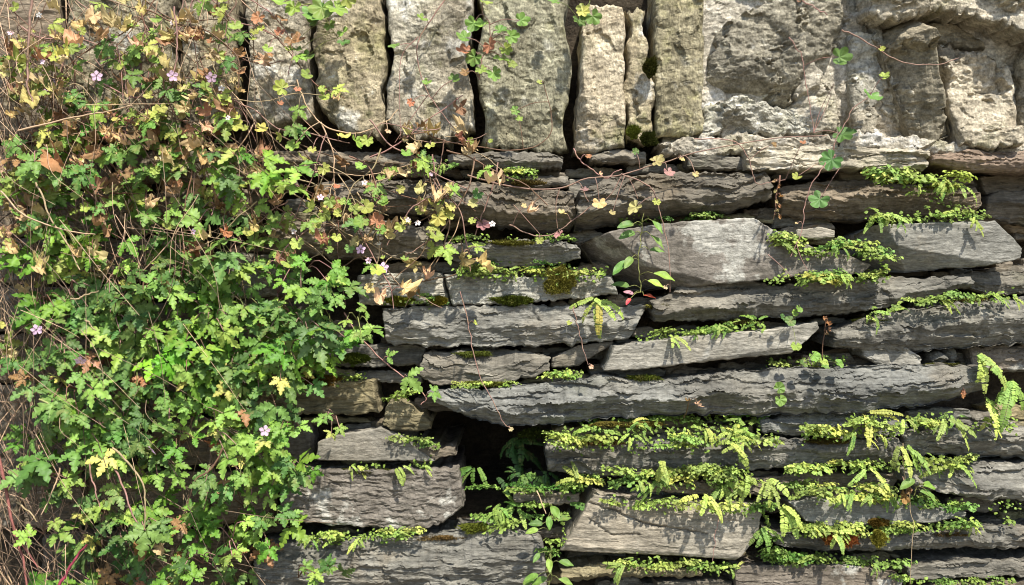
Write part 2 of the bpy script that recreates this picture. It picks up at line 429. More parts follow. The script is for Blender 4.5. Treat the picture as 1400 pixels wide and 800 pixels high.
# ------------------------------------------------------------------ coping stones (upright, top row)
CG = None
def cope(label, mat, left_x, right_x, bottom, y, top=-70, **kw):
    """left_x/right_x given as (x at the top edge, x at the bottom); bottom is a polyline"""
    tp = [(left_x, top), (right_x, top + 3)]
    return stone('coping_stone', label, kw.pop('sty', 'cope'), mat, tp, bottom, y, cat='coping stone', depth=0.2, **kw)
cope('upright coping stone half buried under brown vines, leftmost of the top row', 'cope', 84, 243, [(88, 176), (160, 190), (240, 182)], 0.0)
cope('narrow upright coping stone behind tangled vines, left of the wide dark slit', 'cope', 248, 317, [(250, 172), (285, 180), (316, 168)], 0.005)
cope('upright pale grey coping stone just right of the wide dark slit', 'copewhite', 331, 424, [(338, 158), (370, 172), (425, 160)], -0.012)
cope('upright olive grey coping stone with a chamfered lower left corner', 'cope', 432, 522, [(434, 150), (470, 183), (521, 190)], -0.018,
     facets=[(425, 135, 505, 190, 0.9)])
cope('broad upright coping stone with a large white lichen patch and rounded bottom', 'copewhite', 530, 643, [(531, 165), (550, 188), (600, 192), (644, 176)], -0.022)
cope('widest upright coping stone, mottled yellow green with lichen', 'copegreen', 652, 779, [(656, 200), (700, 204), (778, 202)], -0.014,
     facets=[(655, 158, 780, 150, 0.25)])
cope('pale upright coping stone with a shaded chamfer down its left side', 'copewhite', 799, 855, [(784, 206), (815, 208), (857, 200)], -0.024, top=4,
     facets=[(796, 60, 806, 215, 0.9)], jit=3)
cope('slim upright coping stone wedged between two wider ones, orange tinted at its head', 'cope', 857, 882, [(857, 196), (875, 198), (896, 196)], -0.012, top=12, round=5)
cope('tall straight coping stone streaked with yellow lichen, last before the mortared rubble', 'copegreen', 894, 963, [(899, 188), (930, 186), (962, 182)], -0.02, top=-40, round=6, jit=2.5)

# ------------------------------------------------------------------ mortared rubble at the upper right
stone('mortar', 'pale lime mortar bedding the rubble stones at the upper right', 'rubble', 'mortar',
      [(958, -70), (1200, -70), (1480, -60)], [(905, 207), (1000, 212), (1180, 206), (1290, 212), (1480, 214)], -0.004, cat='mortar', rough=0.8, res=2.2, slp=0.22)
stone('boulder', 'big rough grey boulder speckled with white lichen at the top right of the coping', 'rubble', 'boulder',
      [(985, 40), (1010, 22), (1075, -6), (1120, -30), (1154, -28)], [(964, 108), (985, 132), (1025, 140), (1085, 142), (1120, 80), (1153, 62)], -0.022, swell=8, rough=0.9, slp=0.3, facets=[(1060, 140, 1120, 60, 0.35), (970, 104, 1090, 116, 0.9)])
stone('rubble_stone', 'flat pinkish rubble stone in the mortar below the big lichened boulder', 'rubble', 'rubble',
      [(962, 146), (1010, 136), (1080, 150), (1105, 160)], [(955, 188), (1020, 186), (1075, 184), (1110, 186)], -0.014, round=6, rough=1.3, per=12, amp=3)
stone('rubble_stone', 'bright white lime crusted stone right of the big lichened boulder', 'rubble', 'mortar',
      [(1092, 100), (1120, 66), (1150, 64)], [(1080, 178), (1110, 186), (1146, 180)], -0.014, round=5, swell=8)
stone('rubble_stone', 'slanting narrow yellow white rubble stone beside the dark crack', 'rubble', 'rubble',
      [(1158, -30), (1178, -34), (1200, -30)], [(1166, 150), (1190, 160), (1212, 120)], -0.018, round=4)
stone('rubble_stone', 'small square stub of stone at the foot of the slanting narrow rubble stone', 'rubble', 'rubble',
      [(1163, 152), (1185, 142), (1205, 150)], [(1168, 180), (1185, 184), (1201, 178)], -0.025, round=5, rough=2)
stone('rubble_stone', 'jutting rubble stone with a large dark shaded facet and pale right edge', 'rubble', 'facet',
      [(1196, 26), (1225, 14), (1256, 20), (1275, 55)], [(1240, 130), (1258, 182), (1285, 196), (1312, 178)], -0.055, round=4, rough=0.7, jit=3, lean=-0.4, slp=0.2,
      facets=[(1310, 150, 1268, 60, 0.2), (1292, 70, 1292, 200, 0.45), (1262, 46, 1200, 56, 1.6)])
stone('rubble_stone', 'pale lumpy rubble stone wedged at the left of the jutting dark one', 'rubble', 'rubble',
      [(1200, 92), (1222, 96), (1240, 130)], [(1208, 150), (1230, 164), (1252, 166)], -0.016, round=4)
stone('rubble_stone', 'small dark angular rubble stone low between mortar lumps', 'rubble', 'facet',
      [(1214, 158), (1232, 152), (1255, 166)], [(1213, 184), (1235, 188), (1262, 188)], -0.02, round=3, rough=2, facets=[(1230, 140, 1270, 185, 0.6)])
stone('rubble_stone', 'large pale knobbly rubble stone at the right edge under the hollow', 'rubble', 'rubble',
      [(1288, 52), (1335, 66), (1368, 82), (1390, 100)], [(1310, 200), (1345, 206), (1390, 200)], -0.038, round=5, rough=0.9, lean=0.2)
stone('rubble_stone', 'long pale rubble stone overhanging the dark hollow at the top right corner', 'rubble', 'rubble',
      [(1192, -60), (1300, -60), (1470, -50)], [(1196, 14), (1240, 22), (1290, 12), (1330, 14), (1372, 30), (1470, 62)], -0.07, round=5, rough=0.8)
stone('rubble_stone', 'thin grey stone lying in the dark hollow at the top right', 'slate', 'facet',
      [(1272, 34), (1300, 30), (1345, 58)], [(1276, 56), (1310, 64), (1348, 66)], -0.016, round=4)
stone('rubble_stone', 'grey rubble stone cut off by the right edge beyond the dark crack', 'rubble', 'boulder',
      [(1396, 70), (1430, 66), (1480, 66)], [(1398, 205), (1430, 210), (1480, 205)], -0.02, round=10)
stone('mortar_ledge', 'knobbly pale ledge of spilled mortar along the foot of the rubble stones', 'rubble', 'mortar',
      [(1150, 186), (1200, 178), (1290, 196), (1480, 196)], [(1152, 204), (1210, 206), (1290, 212), (1480, 212)], -0.035, cat='mortar', round=5, rough=0.9)
stone('mortar_ledge', 'orange tinted mortar smear under the yellow streaked coping stone', 'rubble', 'mortar',
      [(902, 196), (960, 184), (1060, 184), (1148, 190)], [(905, 208), (970, 214), (1060, 206), (1148, 204)], -0.025, cat='mortar', round=5, rough=0.9)

# ------------------------------------------------------------------ slate courses
def slab(label, sty, mat, top, bot, y=0.0, name='slate_slab', **kw):
    return stone(name, label, sty, mat, top, bot, y, cat='slate slab', **kw)
# just under the coping
slab('dark weathered slate ledge under the pale coping stone, crossed by many runners', 'slate', 'brown', [(348, 206), (470, 208), (600, 214)], [(348, 230), (470, 236), (602, 240)], 0.0, ridge=(0.5, 0.5, 0.7))
slab('thin lit slate directly under the widest coping stone', 'slate', 'slate', [(612, 212), (690, 206), (745, 207), (770, 215)], [(612, 224), (700, 228), (770, 229)], -0.03, ridge=(0.4, 0.6, 0.7))
slab('thin slate stub under the chamfered coping stone', 'slate', 'slate', [(806, 210), (845, 206), (884, 208)], [(808, 219), (850, 221), (884, 222)], -0.022, ridge=(0.4, 0.5, 0.7))
slab('small grey slate under the orange tinted mortar smear', 'slate', 'slate', [(938, 215), (980, 213), (1020, 215)], [(942, 228), (985, 231), (1020, 230)], -0.02)
slab('rough light grey slate under the mortar, left of the big bright green tuft', 'ledge', 'pale', [(1020, 205), (1100, 202), (1180, 204), (1272, 206)], [(1022, 230), (1120, 232), (1200, 228), (1262, 232)], -0.04, rough=2.0)
slab('reddish brown slate overhanging a dark gap near the right edge', 'slate', 'red', [(1274, 214), (1330, 206), (1400, 208), (1480, 208)], [(1278, 222), (1330, 232), (1395, 231), (1480, 236)], -0.05, ridge=(0.45, 0.3, 0.6))
slab('dark sloping slate deep in the gap under the reddish brown one', 'slate', 'brown', [(1340, 244), (1375, 240), (1480, 234)], [(1345, 262), (1380, 263), (1480, 258)], 0.0)
slab('thin lit slate beside the small bright fern under the widest coping stone', 'slate', 'slate', [(688, 241), (730, 240), (778, 243)], [(690, 253), (730, 257), (778, 254)], -0.02, ridge=(0.5, 0.4, 0.6))
slab('grey slate stub tucked behind the meeting runners', 'smooth', 'slate', [(778, 246), (830, 244)], [(776, 270), (828, 268)], 0.005)
# second course
slab('long brown grey slate with strong grain behind the runners, over a black gap', 'ledge', 'brown', [(436, 250), (520, 246), (640, 248), (720, 256), (786, 264)], [(440, 292), (560, 290), (640, 300), (740, 316), (778, 314), (790, 300)], -0.035, ridge=(0.42, 0.25, 0.75), facets=[(430, 288, 800, 296, 0.7)])
slab('long wedge shaped slate with a bright grainy face above the biggest flat slab', 'ledge', 'slate', [(792, 262), (830, 242), (930, 236), (1050, 238), (1056, 246)], [(788, 312), (830, 306), (935, 290), (1010, 286), (1058, 268)], -0.05, ridge=(0.40, 0.22, 0.8), lean=0.1, facets=[(820, 290, 1060, 274, 0.8), (800, 250, 836, 300, 0.5)])
slab('brown slate with a shaded lower face beneath the big bright green tuft', 'ledge', 'brown', [(1068, 258), (1100, 250), (1180, 246), (1260, 256), (1340, 256)], [(1072, 292), (1150, 298), (1260, 296), (1346, 290)], -0.03, ridge=(0.6, 0.5, 0.5), facets=[(1060, 272, 1350, 276, 0.55)])
slab('dark brown slate at the right edge over a black hole', 'slate', 'brown', [(1352, 270), (1375, 262), (1480, 258)], [(1350, 292), (1390, 304), (1480, 306)], -0.015, ridge=(0.6, 0.3, 0.6))
slab('slate with a bright top band and dark lower face below the long brown grey one', 'ledge', 'slate', [(364, 306), (430, 302), (520, 304), (590, 314), (608, 322)], [(366, 340), (450, 350), (540, 352), (600, 346)], -0.03, ridge=(0.66, 0.5, 0.45))
slab('thin slate strip with a thin bright rim left of the biggest flat slab', 'slate', 'slate', [(606, 333), (680, 331), (760, 330), (790, 336)], [(610, 352), (680, 364), (760, 360), (796, 352)], -0.03, ridge=(0.75, 0.6, 0.5))
# third course
slab('biggest flat slab, brown grey with pale lichen blotches and a shaded lower left facet', 'smooth', 'mauve',
     [(796, 332), (840, 316), (930, 304), (1030, 299), (1064, 318), (1110, 338), (1160, 350), (1192, 363)],
     [(830, 384), (872, 398), (925, 394), (985, 388), (1080, 379), (1130, 376), (1180, 373)], -0.05, name='flat_slab', jit=1.4,
     facets=[(905, 368, 985, 388, 0.8), (868, 348, 905, 368, 0.7), (838, 322, 868, 348, 1.1)])
slab('small pale flat stone lying among bright ferns', 'smooth', 'flat', [(1090, 315), (1120, 311), (1142, 316)], [(1088, 323), (1118, 327), (1142, 324)], -0.055, name='flat_slab')
slab('flat grey slab with slanted right end and shaded lower left facet, near right edge', 'smooth', 'flat',
     [(1178, 320), (1200, 309), (1280, 305), (1362, 303), (1398, 340)],
     [(1205, 372), (1248, 372), (1300, 366), (1352, 363), (1396, 352)], -0.05, name='flat_slab', jit=1.6, facets=[(1226, 336, 1250, 374, 1.3), (1180, 328, 1226, 336, 0.8)])
slab('pale crumbly slate left of the diagonal crack', 'rough', 'pale', [(488, 378), (540, 374), (604, 374)], [(490, 416), (550, 418), (616, 416)], -0.01)
slab('pale crumbly slate right of the diagonal crack, with moss on its top', 'rough', 'pale', [(606, 376), (680, 377), (760, 378), (838, 379)], [(618, 417), (700, 414), (790, 408), (846, 402)], -0.022)
slab('grey stone end showing through the leaves beside the long brown stems', 'rough', 'pale', [(278, 352), (330, 346), (384, 350)], [(284, 404), (340, 408), (404, 402)], 0.0)
slab('long tilted slate rising to the right under the biggest flat slab', 'ledge', 'slate',
     [(892, 416), (940, 390), (1010, 382), (1060, 392), (1130, 388), (1190, 384), (1260, 382), (1330, 380)],
     [(896, 438), (980, 438), (1050, 434), (1090, 432), (1170, 428), (1230, 414), (1300, 398), (1332, 390)], -0.04, ridge=(0.35, 0.25, 0.8))
slab('short slate stub at the right edge above the ridged one', 'slate', 'slate', [(1308, 376), (1350, 373), (1480, 374)], [(1312, 392), (1350, 400), (1480, 402)], -0.02, ridge=(0.5, 0.4, 0.5))
# fourth course
slab('long dark slate with a wavy white seam under the pale crumbly ones', 'ledge', 'blue', [(521, 424), (600, 421), (700, 421), (800, 420), (886, 420)], [(526, 468), (600, 473), (720, 472), (800, 468), (862, 462)], -0.035, ridge=(0.5, 0.35, 0.3), amp=4.2)
slab('thick grey slate rising to a ridge near the right edge, shaded below', 'ledge', 'blue', [(1146, 456), (1180, 440), (1232, 429), (1330, 414), (1480, 408)], [(1142, 474), (1190, 478), (1260, 480), (1330, 476), (1480, 466)], -0.05, ridge=(0.56, 0.5, 0.55))
slab('blocky slate with a pale top band below the long dark one', 'slate', 'slate', [(580, 484), (640, 481), (720, 482), (752, 490)], [(568, 510), (590, 525), (680, 526), (752, 506)], -0.03, ridge=(0.62, 0.9, 0.1))
slab('small pointed slate wedge leaning against the slab with orange veins', 'smooth', 'slate', [(755, 490), (790, 474), (838, 467)], [(754, 502), (790, 500), (838, 470)], -0.02, name='wedge_stone', amp=1.5)
slab('lozenge shaped slab with orange veins, tilted up to the right', 'smooth', 'flat', [(840, 474), (930, 462), (1050, 452), (1118, 441)], [(826, 506), (880, 504), (1000, 490), (1085, 482), (1122, 448)], -0.055, name='flat_slab', jit=1.8, facets=[(1000, 486, 1130, 466, 0.6), (1086, 500, 1122, 430, 0.5)])
slab('small tongue shaped stone under the ridged slate near the right edge', 'slate', 'flat', [(1177, 472), (1200, 468), (1240, 478), (1260, 492)], [(1180, 486), (1210, 500), (1240, 504), (1260, 496)], -0.03, name='wedge_stone', amp=1.6)
slab('short block at the right edge beside the bright hanging fern', 'slate', 'mauve', [(1326, 478), (1360, 474), (1480, 474)], [(1330, 502), (1370, 506), (1480, 506)], -0.01)
slab('thin slate half hidden by leaves left of the blocky slate', 'slate', 'slate', [(348, 474), (450, 472), (582, 474)], [(350, 494), (450, 500), (576, 498)], -0.005)
for (px, py, w, h, lb) in ((1281, 494, 18, 13, 'bluish pebble in the joint beside the small tongue shaped stone'),
                           (1254, 502, 9, 6, 'tiny grey pebble under the tip of the small tongue shaped stone'),
                           (1302, 486, 13, 10, 'dark pebble behind the bluish one'),
                           (1304, 500, 8, 6, 'smallest pebble right of the bluish one')):
    stone('pebble', lb, 'rubble', 'blue' if 'blu' in lb else 'slate', [(px - w * .7, py - h * .7), (px, py - h), (px + w * .7, py - h * .6)],
          [(px - w * .8, py + h * .5), (px, py + h * .9), (px + w * .8, py + h * .6)], -0.012, cat='pebble', depth=0.02, round=6, rough=1.2, jit=1)
# fifth course
slab('longest slab of the wall, lit along its ragged top edge and shaded underneath', 'ledge', 'blue',
     [(584, 538), (690, 534), (745, 527), (830, 517), (850, 522), (940, 518), (1000, 513), (1060, 507), (1200, 504), (1356, 502)],
     [(592, 548), (650, 574), (690, 584), (760, 582), (800, 576), (950, 566), (1060, 570), (1160, 566), (1280, 556), (1350, 532)], -0.06, ridge=(0.5, 0.42, 0.62), amp=6.0)
slab('olive stained block left of the black hole, brown moss on top', 'slate', 'ochre', [(352, 526), (420, 522), (510, 522)], [(348, 562), (420, 566), (518, 564)], -0.015, amp=2, rough=1.6)
slab('small ochre triangular stone at the left of the black hole', 'rough', 'ochre', [(526, 560), (536, 544), (560, 556), (590, 578)], [(523, 580), (540, 588), (570, 590), (588, 586)], -0.02, name='wedge_stone')
slab('low slate arching slightly under the longest slab at the right', 'ledge', 'blue', [(1038, 574), (1090, 567), (1160, 564), (1242, 574)], [(1042, 590), (1100, 596), (1180, 598), (1242, 594)], -0.03, ridge=(0.55, 0.5, 0.3))
slab('slate with a bright upper lip at the right edge among ferns', 'ledge', 'blue', [(1236, 592), (1300, 586), (1380, 588), (1480, 588)], [(1240, 622), (1300, 626), (1400, 628), (1480, 624)], -0.03, ridge=(0.62, 0.6, 0.6))
slab('thin ochre sliver at the top of the fern covered slab', 'slate', 'ochre', [(756, 588), (800, 584), (880, 588), (1030, 584)], [(760, 598), (820, 602), (900, 602), (1030, 600)], -0.005)
slab('long dark slab draped with yellow green ferns', 'ledge', 'blue', [(746, 606), (850, 602), (1000, 600), (1120, 604), (1234, 602)], [(750, 644), (820, 652), (950, 648), (1080, 640), (1234, 634)], -0.035, ridge=(0.7, 0.5, 0.3))
slab('flat grey stone with a rounded top left of the black hole', 'smooth', 'flat', [(434, 606), (470, 594), (520, 587), (548, 598)], [(432, 628), (490, 630), (594, 630)], -0.035, name='flat_slab')
slab('brown sliver sticking out over the black hole', 'slate', 'brown', [(560, 612), (590, 612), (622, 614)], [(560, 630), (600, 626), (624, 620)], -0.03)
# sixth course
slab('big rough block with a pitted face at the lower left', 'rough', 'mauve', [(384, 646), (470, 644), (560, 643), (628, 643)], [(380, 708), (450, 718), (560, 724), (600, 718), (634, 692)], -0.04, rough=1.7, facets=[(625, 705, 634, 690, 0.5)])
slab('slate stub behind the cascading fern', 'slate', 'brown', [(1018, 654), (1100, 649), (1170, 648), (1232, 648)], [(1022, 676), (1100, 680), (1160, 678), (1222, 668)], -0.012)
slab('grey slab with white streaks at the right edge above the reddish dead leaf', 'ledge', 'blue', [(1236, 646), (1300, 641), (1400, 640), (1480, 640)], [(1240, 660), (1300, 674), (1350, 684), (1480, 680)], -0.045, lean=0.3, ridge=(0.35, 0.15, 0.6), amp=3)
slab('stick thin slate just above the cracked flat slab', 'slate', 'brown', [(880, 662), (950, 661), (1016, 662)], [(884, 671), (950, 674), (1014, 672)], -0.03)
slab('short thin slate beside the dark fern hole', 'slate', 'slate', [(700, 675), (740, 673), (794, 677)], [(704, 686), (750, 690), (790, 688)], -0.03)
slab('large flat slab with a dark crack line across it, lower centre', 'smooth', 'flat', [(812, 677), (870, 686), (960, 690), (1042, 699)], [(766, 754), (830, 757), (920, 760), (1008, 767), (1036, 736)], -0.05, name='flat_slab', jit=1.8, per=20, amp=0.8, cracks=[([(806,688),(845,700),(880,716),(925,724),(965,731)],4,1.6),([(806,710),(835,731),(872,731)],2.2,0.8),([(900,700),(960,712),(1010,712)],1.2,0.5)], facets=[(1004, 772, 1040, 726, 0.7), (770, 745, 872, 752, 0.6)])
slab('slim pointed slab with a smooth grey face under the reddish dead leaf', 'smooth', 'flat', [(1080, 689), (1105, 684), (1180, 686), (1260, 690), (1322, 702)], [(1102, 712), (1130, 718), (1200, 718), (1270, 714), (1320, 706)], -0.045, name='flat_slab')
# seventh course
slab('long grainy block along the bottom edge, left of the broad leaved weed', 'ledge', 'slate', [(346, 752), (450, 745), (560, 737), (690, 727), (742, 742)], [(346, 826), (480, 828), (620, 824), (750, 810)], -0.045, ridge=(0.6, 0.35, 0.2), amp=3.2, rough=2.0)
slab('thin pale sliver under the large cracked flat slab', 'slate', 'ochre', [(766, 782), (830, 774), (900, 776), (962, 782)], [(768, 791), (830, 790), (900, 789), (960, 788)], -0.035, ridge=(0.4, 0.4, 0.5))
slab('long undulating slate with orange moss on its top, lower right', 'ledge', 'slate', [(1050, 730), (1100, 735), (1200, 736), (1300, 726), (1480, 722)], [(1062, 744), (1120, 756), (1220, 752), (1320, 752), (1480, 748)], -0.04, ridge=(0.4, 0.3, 0.6))
slab('flat topped block at the bottom edge under the lower right ferns', 'smooth', 'mauve', [(1004, 775), (1100, 773), (1180, 776), (1234, 790)], [(1006, 830), (1100, 832), (1234, 830)], -0.045, name='flat_slab', amp=1.5)
slab('thin slab in the bottom right corner over a line of seedlings', 'slate', 'slate', [(1240, 777), (1300, 770), (1400, 765), (1480, 762)], [(1244, 791), (1310, 790), (1400, 786), (1480, 784)], -0.035)
slab('slab end just showing at the bottom edge, left of the flat topped block', 'smooth', 'slate', [(900, 800), (950, 796), (1002, 797)], [(900, 840), (1002, 840)], -0.035)
slab('lowest slab in the bottom right corner, just in view', 'slate', 'brown', [(1245, 806), (1300, 797), (1400, 796), (1480, 796)], [(1245, 840), (1480, 840)], -0.03)
# stones behind the leafy tangle
HG = 'stones hidden behind the leaves at the left'
for (x0, y0, x1, y1) in ((-130, 200, 150, 252), (155, 206, 344, 248), (-130, 262, 210, 318), (215, 258, 362, 298), (-130, 326, 272, 384),
                         (-130, 392, 160, 450), (166, 412, 420, 464), (-130, 458, 198, 520), (204, 504, 344, 560), (-130, 528, 198, 590),
                         (204, 572, 428, 634), (-130, 598, 110, 648), (116, 646, 372, 716), (128, 726, 342, 830), (-130, 655, 30, 722), (-130, -60, 80, 190)):
    stone('slate_slab', 'brown grey slate mostly hidden behind the leafy tangle at the left', 'hidden', 'brown', [(x0, y0 + 4), ((x0 + x1) / 2, y0), (x1, y0 + 3)],
          [(x0, y1), ((x0 + x1) / 2, y1 + 3), (x1, y1 - 3)], 0.02, cat='slate slab', group=HG)
stone('slate_slab', 'bare grey stone showing through a gap low in the leaves at the left', 'rough', 'slate', [(58, 736), (85, 726), (126, 730)], [(56, 800), (90, 804), (128, 798)], -0.005, cat='slate slab')
stone('slate_slab', 'brownish bare stone in the gap above the bare grey one at the lower left', 'rough', 'brown', [(34, 658), (70, 652), (112, 656)], [(32, 718), (70, 724), (110, 720)], 0.0, cat='slate slab')
# thin packing stones wedged in the joints
def packing():
    step = 3
    xs = np.arange(342, 1440, step); ys = np.arange(214, 806, step)
    cov = np.zeros((len(xs), len(ys)), bool)
    for (o, T, B, y) in STONES:
        to = np.argsort(T[:, 0]); bo = np.argsort(B[:, 0])
        tt = np.interp(xs, T[to, 0], T[to, 1], left=9999, right=9999); bb = np.interp(xs, B[bo, 0], B[bo, 1], left=-9999, right=-9999)
        cov |= (ys[None, :] >= tt[:, None]) & (ys[None, :] <= bb[:, None])
    r2 = random.Random(21)
    for j in range(0, len(ys)):
        for i in range(0, len(xs)):
            if cov[i, j]: continue
            j2 = j
            while j2 < len(ys) and not cov[i, j2]: j2 += 1
            h = (j2 - j) * step
            if h < 7: continue
            px, py = xs[i], ys[j]
            if 598 < px < 770 and 560 < py < 720: cov[i:i + 16, j:j + 8] = True; continue
            if 590 < px < 710 and 300 < py < 330: cov[i:i + 16, j:j + 6] = True; continue
            w = r2.uniform(32, 105)
            if px < 612 < px + w + 14 and 545 < py < 720: cov[i:i + 10, j:j + 6] = True; continue
            hh = min(h * r2.uniform(.6, .95), r2.uniform(9, 17))
            yb = py + h * r2.uniform(.75, 1.05); tl = r2.uniform(-4, 4)
            stone('packing_stone', 'thin dark packing stone set back in a joint between the slates', 'slate', r2.choice(['slate', 'brown', 'blue', 'brown', 'ochre']),
                  [(px + r2.uniform(-4, 6), yb - hh * .7 - tl), (px + w * .5, yb - hh - tl * .2), (px + w - r2.uniform(0, 10), yb - hh * .6 + tl)],
                  [(px, yb - tl), (px + w * .5, yb + r2.uniform(0, 2)), (px + w, yb + tl)], r2.uniform(.0, .026), cat='packing stone', depth=.08, group='packing stones in the joints', res=1.8, jit=2.5)
            a0, a1 = i, min(len(xs), i + int(w / step)); cov[a0:a1, max(0, j - 1):j + max(2, int((h + 3) / step))] = True
packing()
# courses below the photograph's lower edge, down to the ground
for r in range(7):
    x = -1.0
    random.seed(40 + r)
    while x < 0.85:
        w = random.uniform(0.28, 0.5)
        z1 = 836 + r * 112; 
        stone('slate_slab', 'grey slate in the lower courses below the frame', 'hidden', random.choice(['slate', 'brown', 'blue']),
              [(700 + x * 1000, z1 + 4), (700 + (x + w) * 1000 - 8, z1)], [(700 + x * 1000, z1 + 104), (700 + (x + w) * 1000 - 8, z1 + 102)], -0.03, cat='slate slab',
              group='slates below the frame', res=9)
        x += w
# ================================================================== plants: materials
def leaf_mat(name, trans=0.35, rough=0.5, vein=0.25, spec=0.3):
    """colour comes from the object's own colour, varied a little over the leaf"""
    m, nt, bs = nodes_of(name); L = nt.links.new
    oi = N(nt, 'ShaderNodeObjectInfo'); tc = N(nt, 'ShaderNodeTexCoord')
    n = N(nt, 'ShaderNodeTexNoise', i_Scale=110.0, i_Detail=4.0); L(tc.outputs['Object'], n.inputs['Vector'])
    r = ramp(nt, 0.3, 0.7, (0.72, 0.72, 0.66, 1), (1.22, 1.18, 1.1, 1)); L(n.outputs[0], r.inputs[0])
    c = mixc(nt, 1.0, oi.outputs['Color'], r.outputs[0], 'MULTIPLY')
    hv = N(nt, 'ShaderNodeHueSaturation'); L(c, hv.inputs['Color'])
    mr = N(nt, 'ShaderNodeMapRange', i_3=0.482, i_4=0.515); L(oi.outputs['Random'], mr.inputs[0]); L(mr.outputs[0], hv.inputs['Hue'])
    mv = N(nt, 'ShaderNodeMapRange', i_3=1.25, i_4=0.78); L(oi.outputs['Random'], mv.inputs[0]); L(mv.outputs[0], hv.inputs['Value'])
    at = N(nt, 'ShaderNodeAttribute', attribute_name='tone')
    # yellowing and brown flecks, more on some leaves than on others
    yn = N(nt, 'ShaderNodeTexNoise', i_Scale=75.0, i_Detail=5.0, i_Roughness=0.7); yo = N(nt, 'ShaderNodeVectorMath', operation='ADD')
    L(tc.outputs['Object'], yo.inputs[0]); L(oi.outputs['Random'], yo.inputs[1]); L(yo.outputs[0], yn.inputs['Vector'])
    rw = N(nt, 'ShaderNodeMath', operation='FRACT'); rq = N(nt, 'ShaderNodeMath', operation='MULTIPLY', i_1=13.7); L(oi.outputs['Random'], rq.inputs[0]); L(rq.outputs[0], rw.inputs[0])
    rs_ = N(nt, 'ShaderNodeMath', operation='MULTIPLY_ADD', i_1=0.22, i_2=-0.12); L(rw.outputs[0], rs_.inputs[0])
    ya = N(nt, 'ShaderNodeMath', operation='ADD'); L(yn.outputs[0], ya.inputs[0]); L(rs_.outputs[0], ya.inputs[1])
    yr = ramp(nt, 0.58, 0.70, (0, 0, 0, 1), (0.65, 0.65, 0.65, 1)); L(ya.outputs[0], yr.inputs[0])
    yc = mixc(nt, yr.outputs[0], hv.outputs[0], mixc(nt, 0.5, hv.outputs[0], (.30, .24, .09)))
    c = mixc(nt, 1.0, yc, at.outputs['Color'], 'MULTIPLY')
    L(c, bs.inputs['Base Color']); bs.inputs['Roughness'].default_value = rough
    bs.inputs['Specular IOR Level'].default_value = spec
    bn = N(nt, 'ShaderNodeTexNoise', i_Scale=420.0, i_Detail=3.0); L(tc.outputs['Object'], bn.inputs['Vector'])
    bp = N(nt, 'ShaderNodeBump', i_Strength=0.5, i_Distance=0.001); L(bn.outputs[0], bp.inputs['Height']); L(bp.outputs[0], bs.inputs['Normal'])
    tr = N(nt, 'ShaderNodeBsdfTranslucent'); L(c, tr.inputs[0])
    mx = N(nt, 'ShaderNodeMixShader', i_0=trans); L(bs.outputs[0], mx.inputs[1]); L(tr.outputs[0], mx.inputs[2])
    L(mx.outputs[0], nt.nodes['Material Output'].inputs[0])
    return m
ML = leaf_mat('leaf_green', 0.24)
MF = leaf_mat('leaf_fern', 0.34, 0.55)
MD = leaf_mat('leaf_withered', 0.18, 0.85, spec=0.1)
MP = leaf_mat('petal', 0.3, 0.6)
MS = leaf_mat('stem', 0.0, 0.65)
MM = leaf_mat('moss', 0.15, 0.95, spec=0.05)

# ------------------------------------------------------------------ plants: meshes
class Geo:
    def __init__(s): s.v = []; s.q = []; s.t = []; s.c = []; s.n = 0
    def add(s, v, q=None, t=None, c=1.0):
        v = np.asarray(v, float).reshape(-1, 3)
        if q is not None and len(q): s.q.append(np.asarray(q, np.int64).reshape(-1, 4) + s.n)
        if t is not None and len(t): s.t.append(np.asarray(t, np.int64).reshape(-1, 3) + s.n)
        s.c.append(np.broadcast_to(np.asarray(c, float), (len(v),)))
        s.v.append(v); s.n += len(v)
    def mesh(s, name, mat, smooth=True):
        q = np.concatenate(s.q) if s.q else np.zeros((0, 4), int)
        t = np.concatenate(s.t) if s.t else np.zeros((0, 3), int)
        return np_mesh(name, np.concatenate(s.v), q, mat, smooth, t, np.concatenate(s.c))

def leaflet_geo(L, W, lobes, rs, depth=0.55, fold=0.25, droop=0.5, teeth=True):
    """a pinnately lobed blade along +Y: rows midrib / half / edge on both sides"""
    n = 7 * lobes + 5
    t = np.linspace(0, 1, n)
    env = W * np.clip(np.sin(np.pi * np.clip(t * 0.96 + 0.02, 0, 1) ** 0.75), 0, 1) ** 0.8
    vs_, cs = [], []
    for sgn in (-1, 1):
        ph = t * lobes + rs.uniform(-.12, .12)
        w = np.abs(np.sin(np.pi * ph)) ** 0.55
        if teeth: w = w * (0.86 + 0.14 * np.abs(np.sin(np.pi * ph * 3)))
        ed = env * (1 - depth + depth * w) * rs.uniform(.9, 1.1)
        sh = 0.16 * w * (1 - t) * ed / max(W, 1e-6)
        vs_.append((sgn * ed, np.clip(t + sh, 0, 1.02)))
    rows = []
    for f, sgn, (ed, tt) in ((1, 0, vs_[0]), (.5, 0, vs_[0]), (0, 0, vs_[0]), (.5, 1, vs_[1]), (1, 1, vs_[1])):
        x = ed * f; y = (t * (1 - f) + tt * f) * L
        z = fold * np.abs(x) - droop * (y / L) ** 2 * L * 0.5 + 0.03 * L * np.sin(9 * t + 3 * sgn + 4 * f)
        rows.append(np.stack([x, y, z], 1))
        cs.append(np.full(n, 1.0 if f == 1 else (1.0 if f == .5 else 1.16)))
    V = np.concatenate(rows); i = np.arange(5 * n).reshape(5, n)
    q = np.stack([i[:-1, :-1], i[1:, :-1], i[1:, 1:], i[:-1, 1:]], -1).reshape(-1, 4)
    return V, q, np.concatenate(cs)

def rotz(V, a):
    c, s = math.cos(a), math.sin(a); V = V.copy()
    V[:, 0], V[:, 1] = c * V[:, 0] - s * V[:, 1], s * V[:, 0] + c * V[:, 1]
    return V

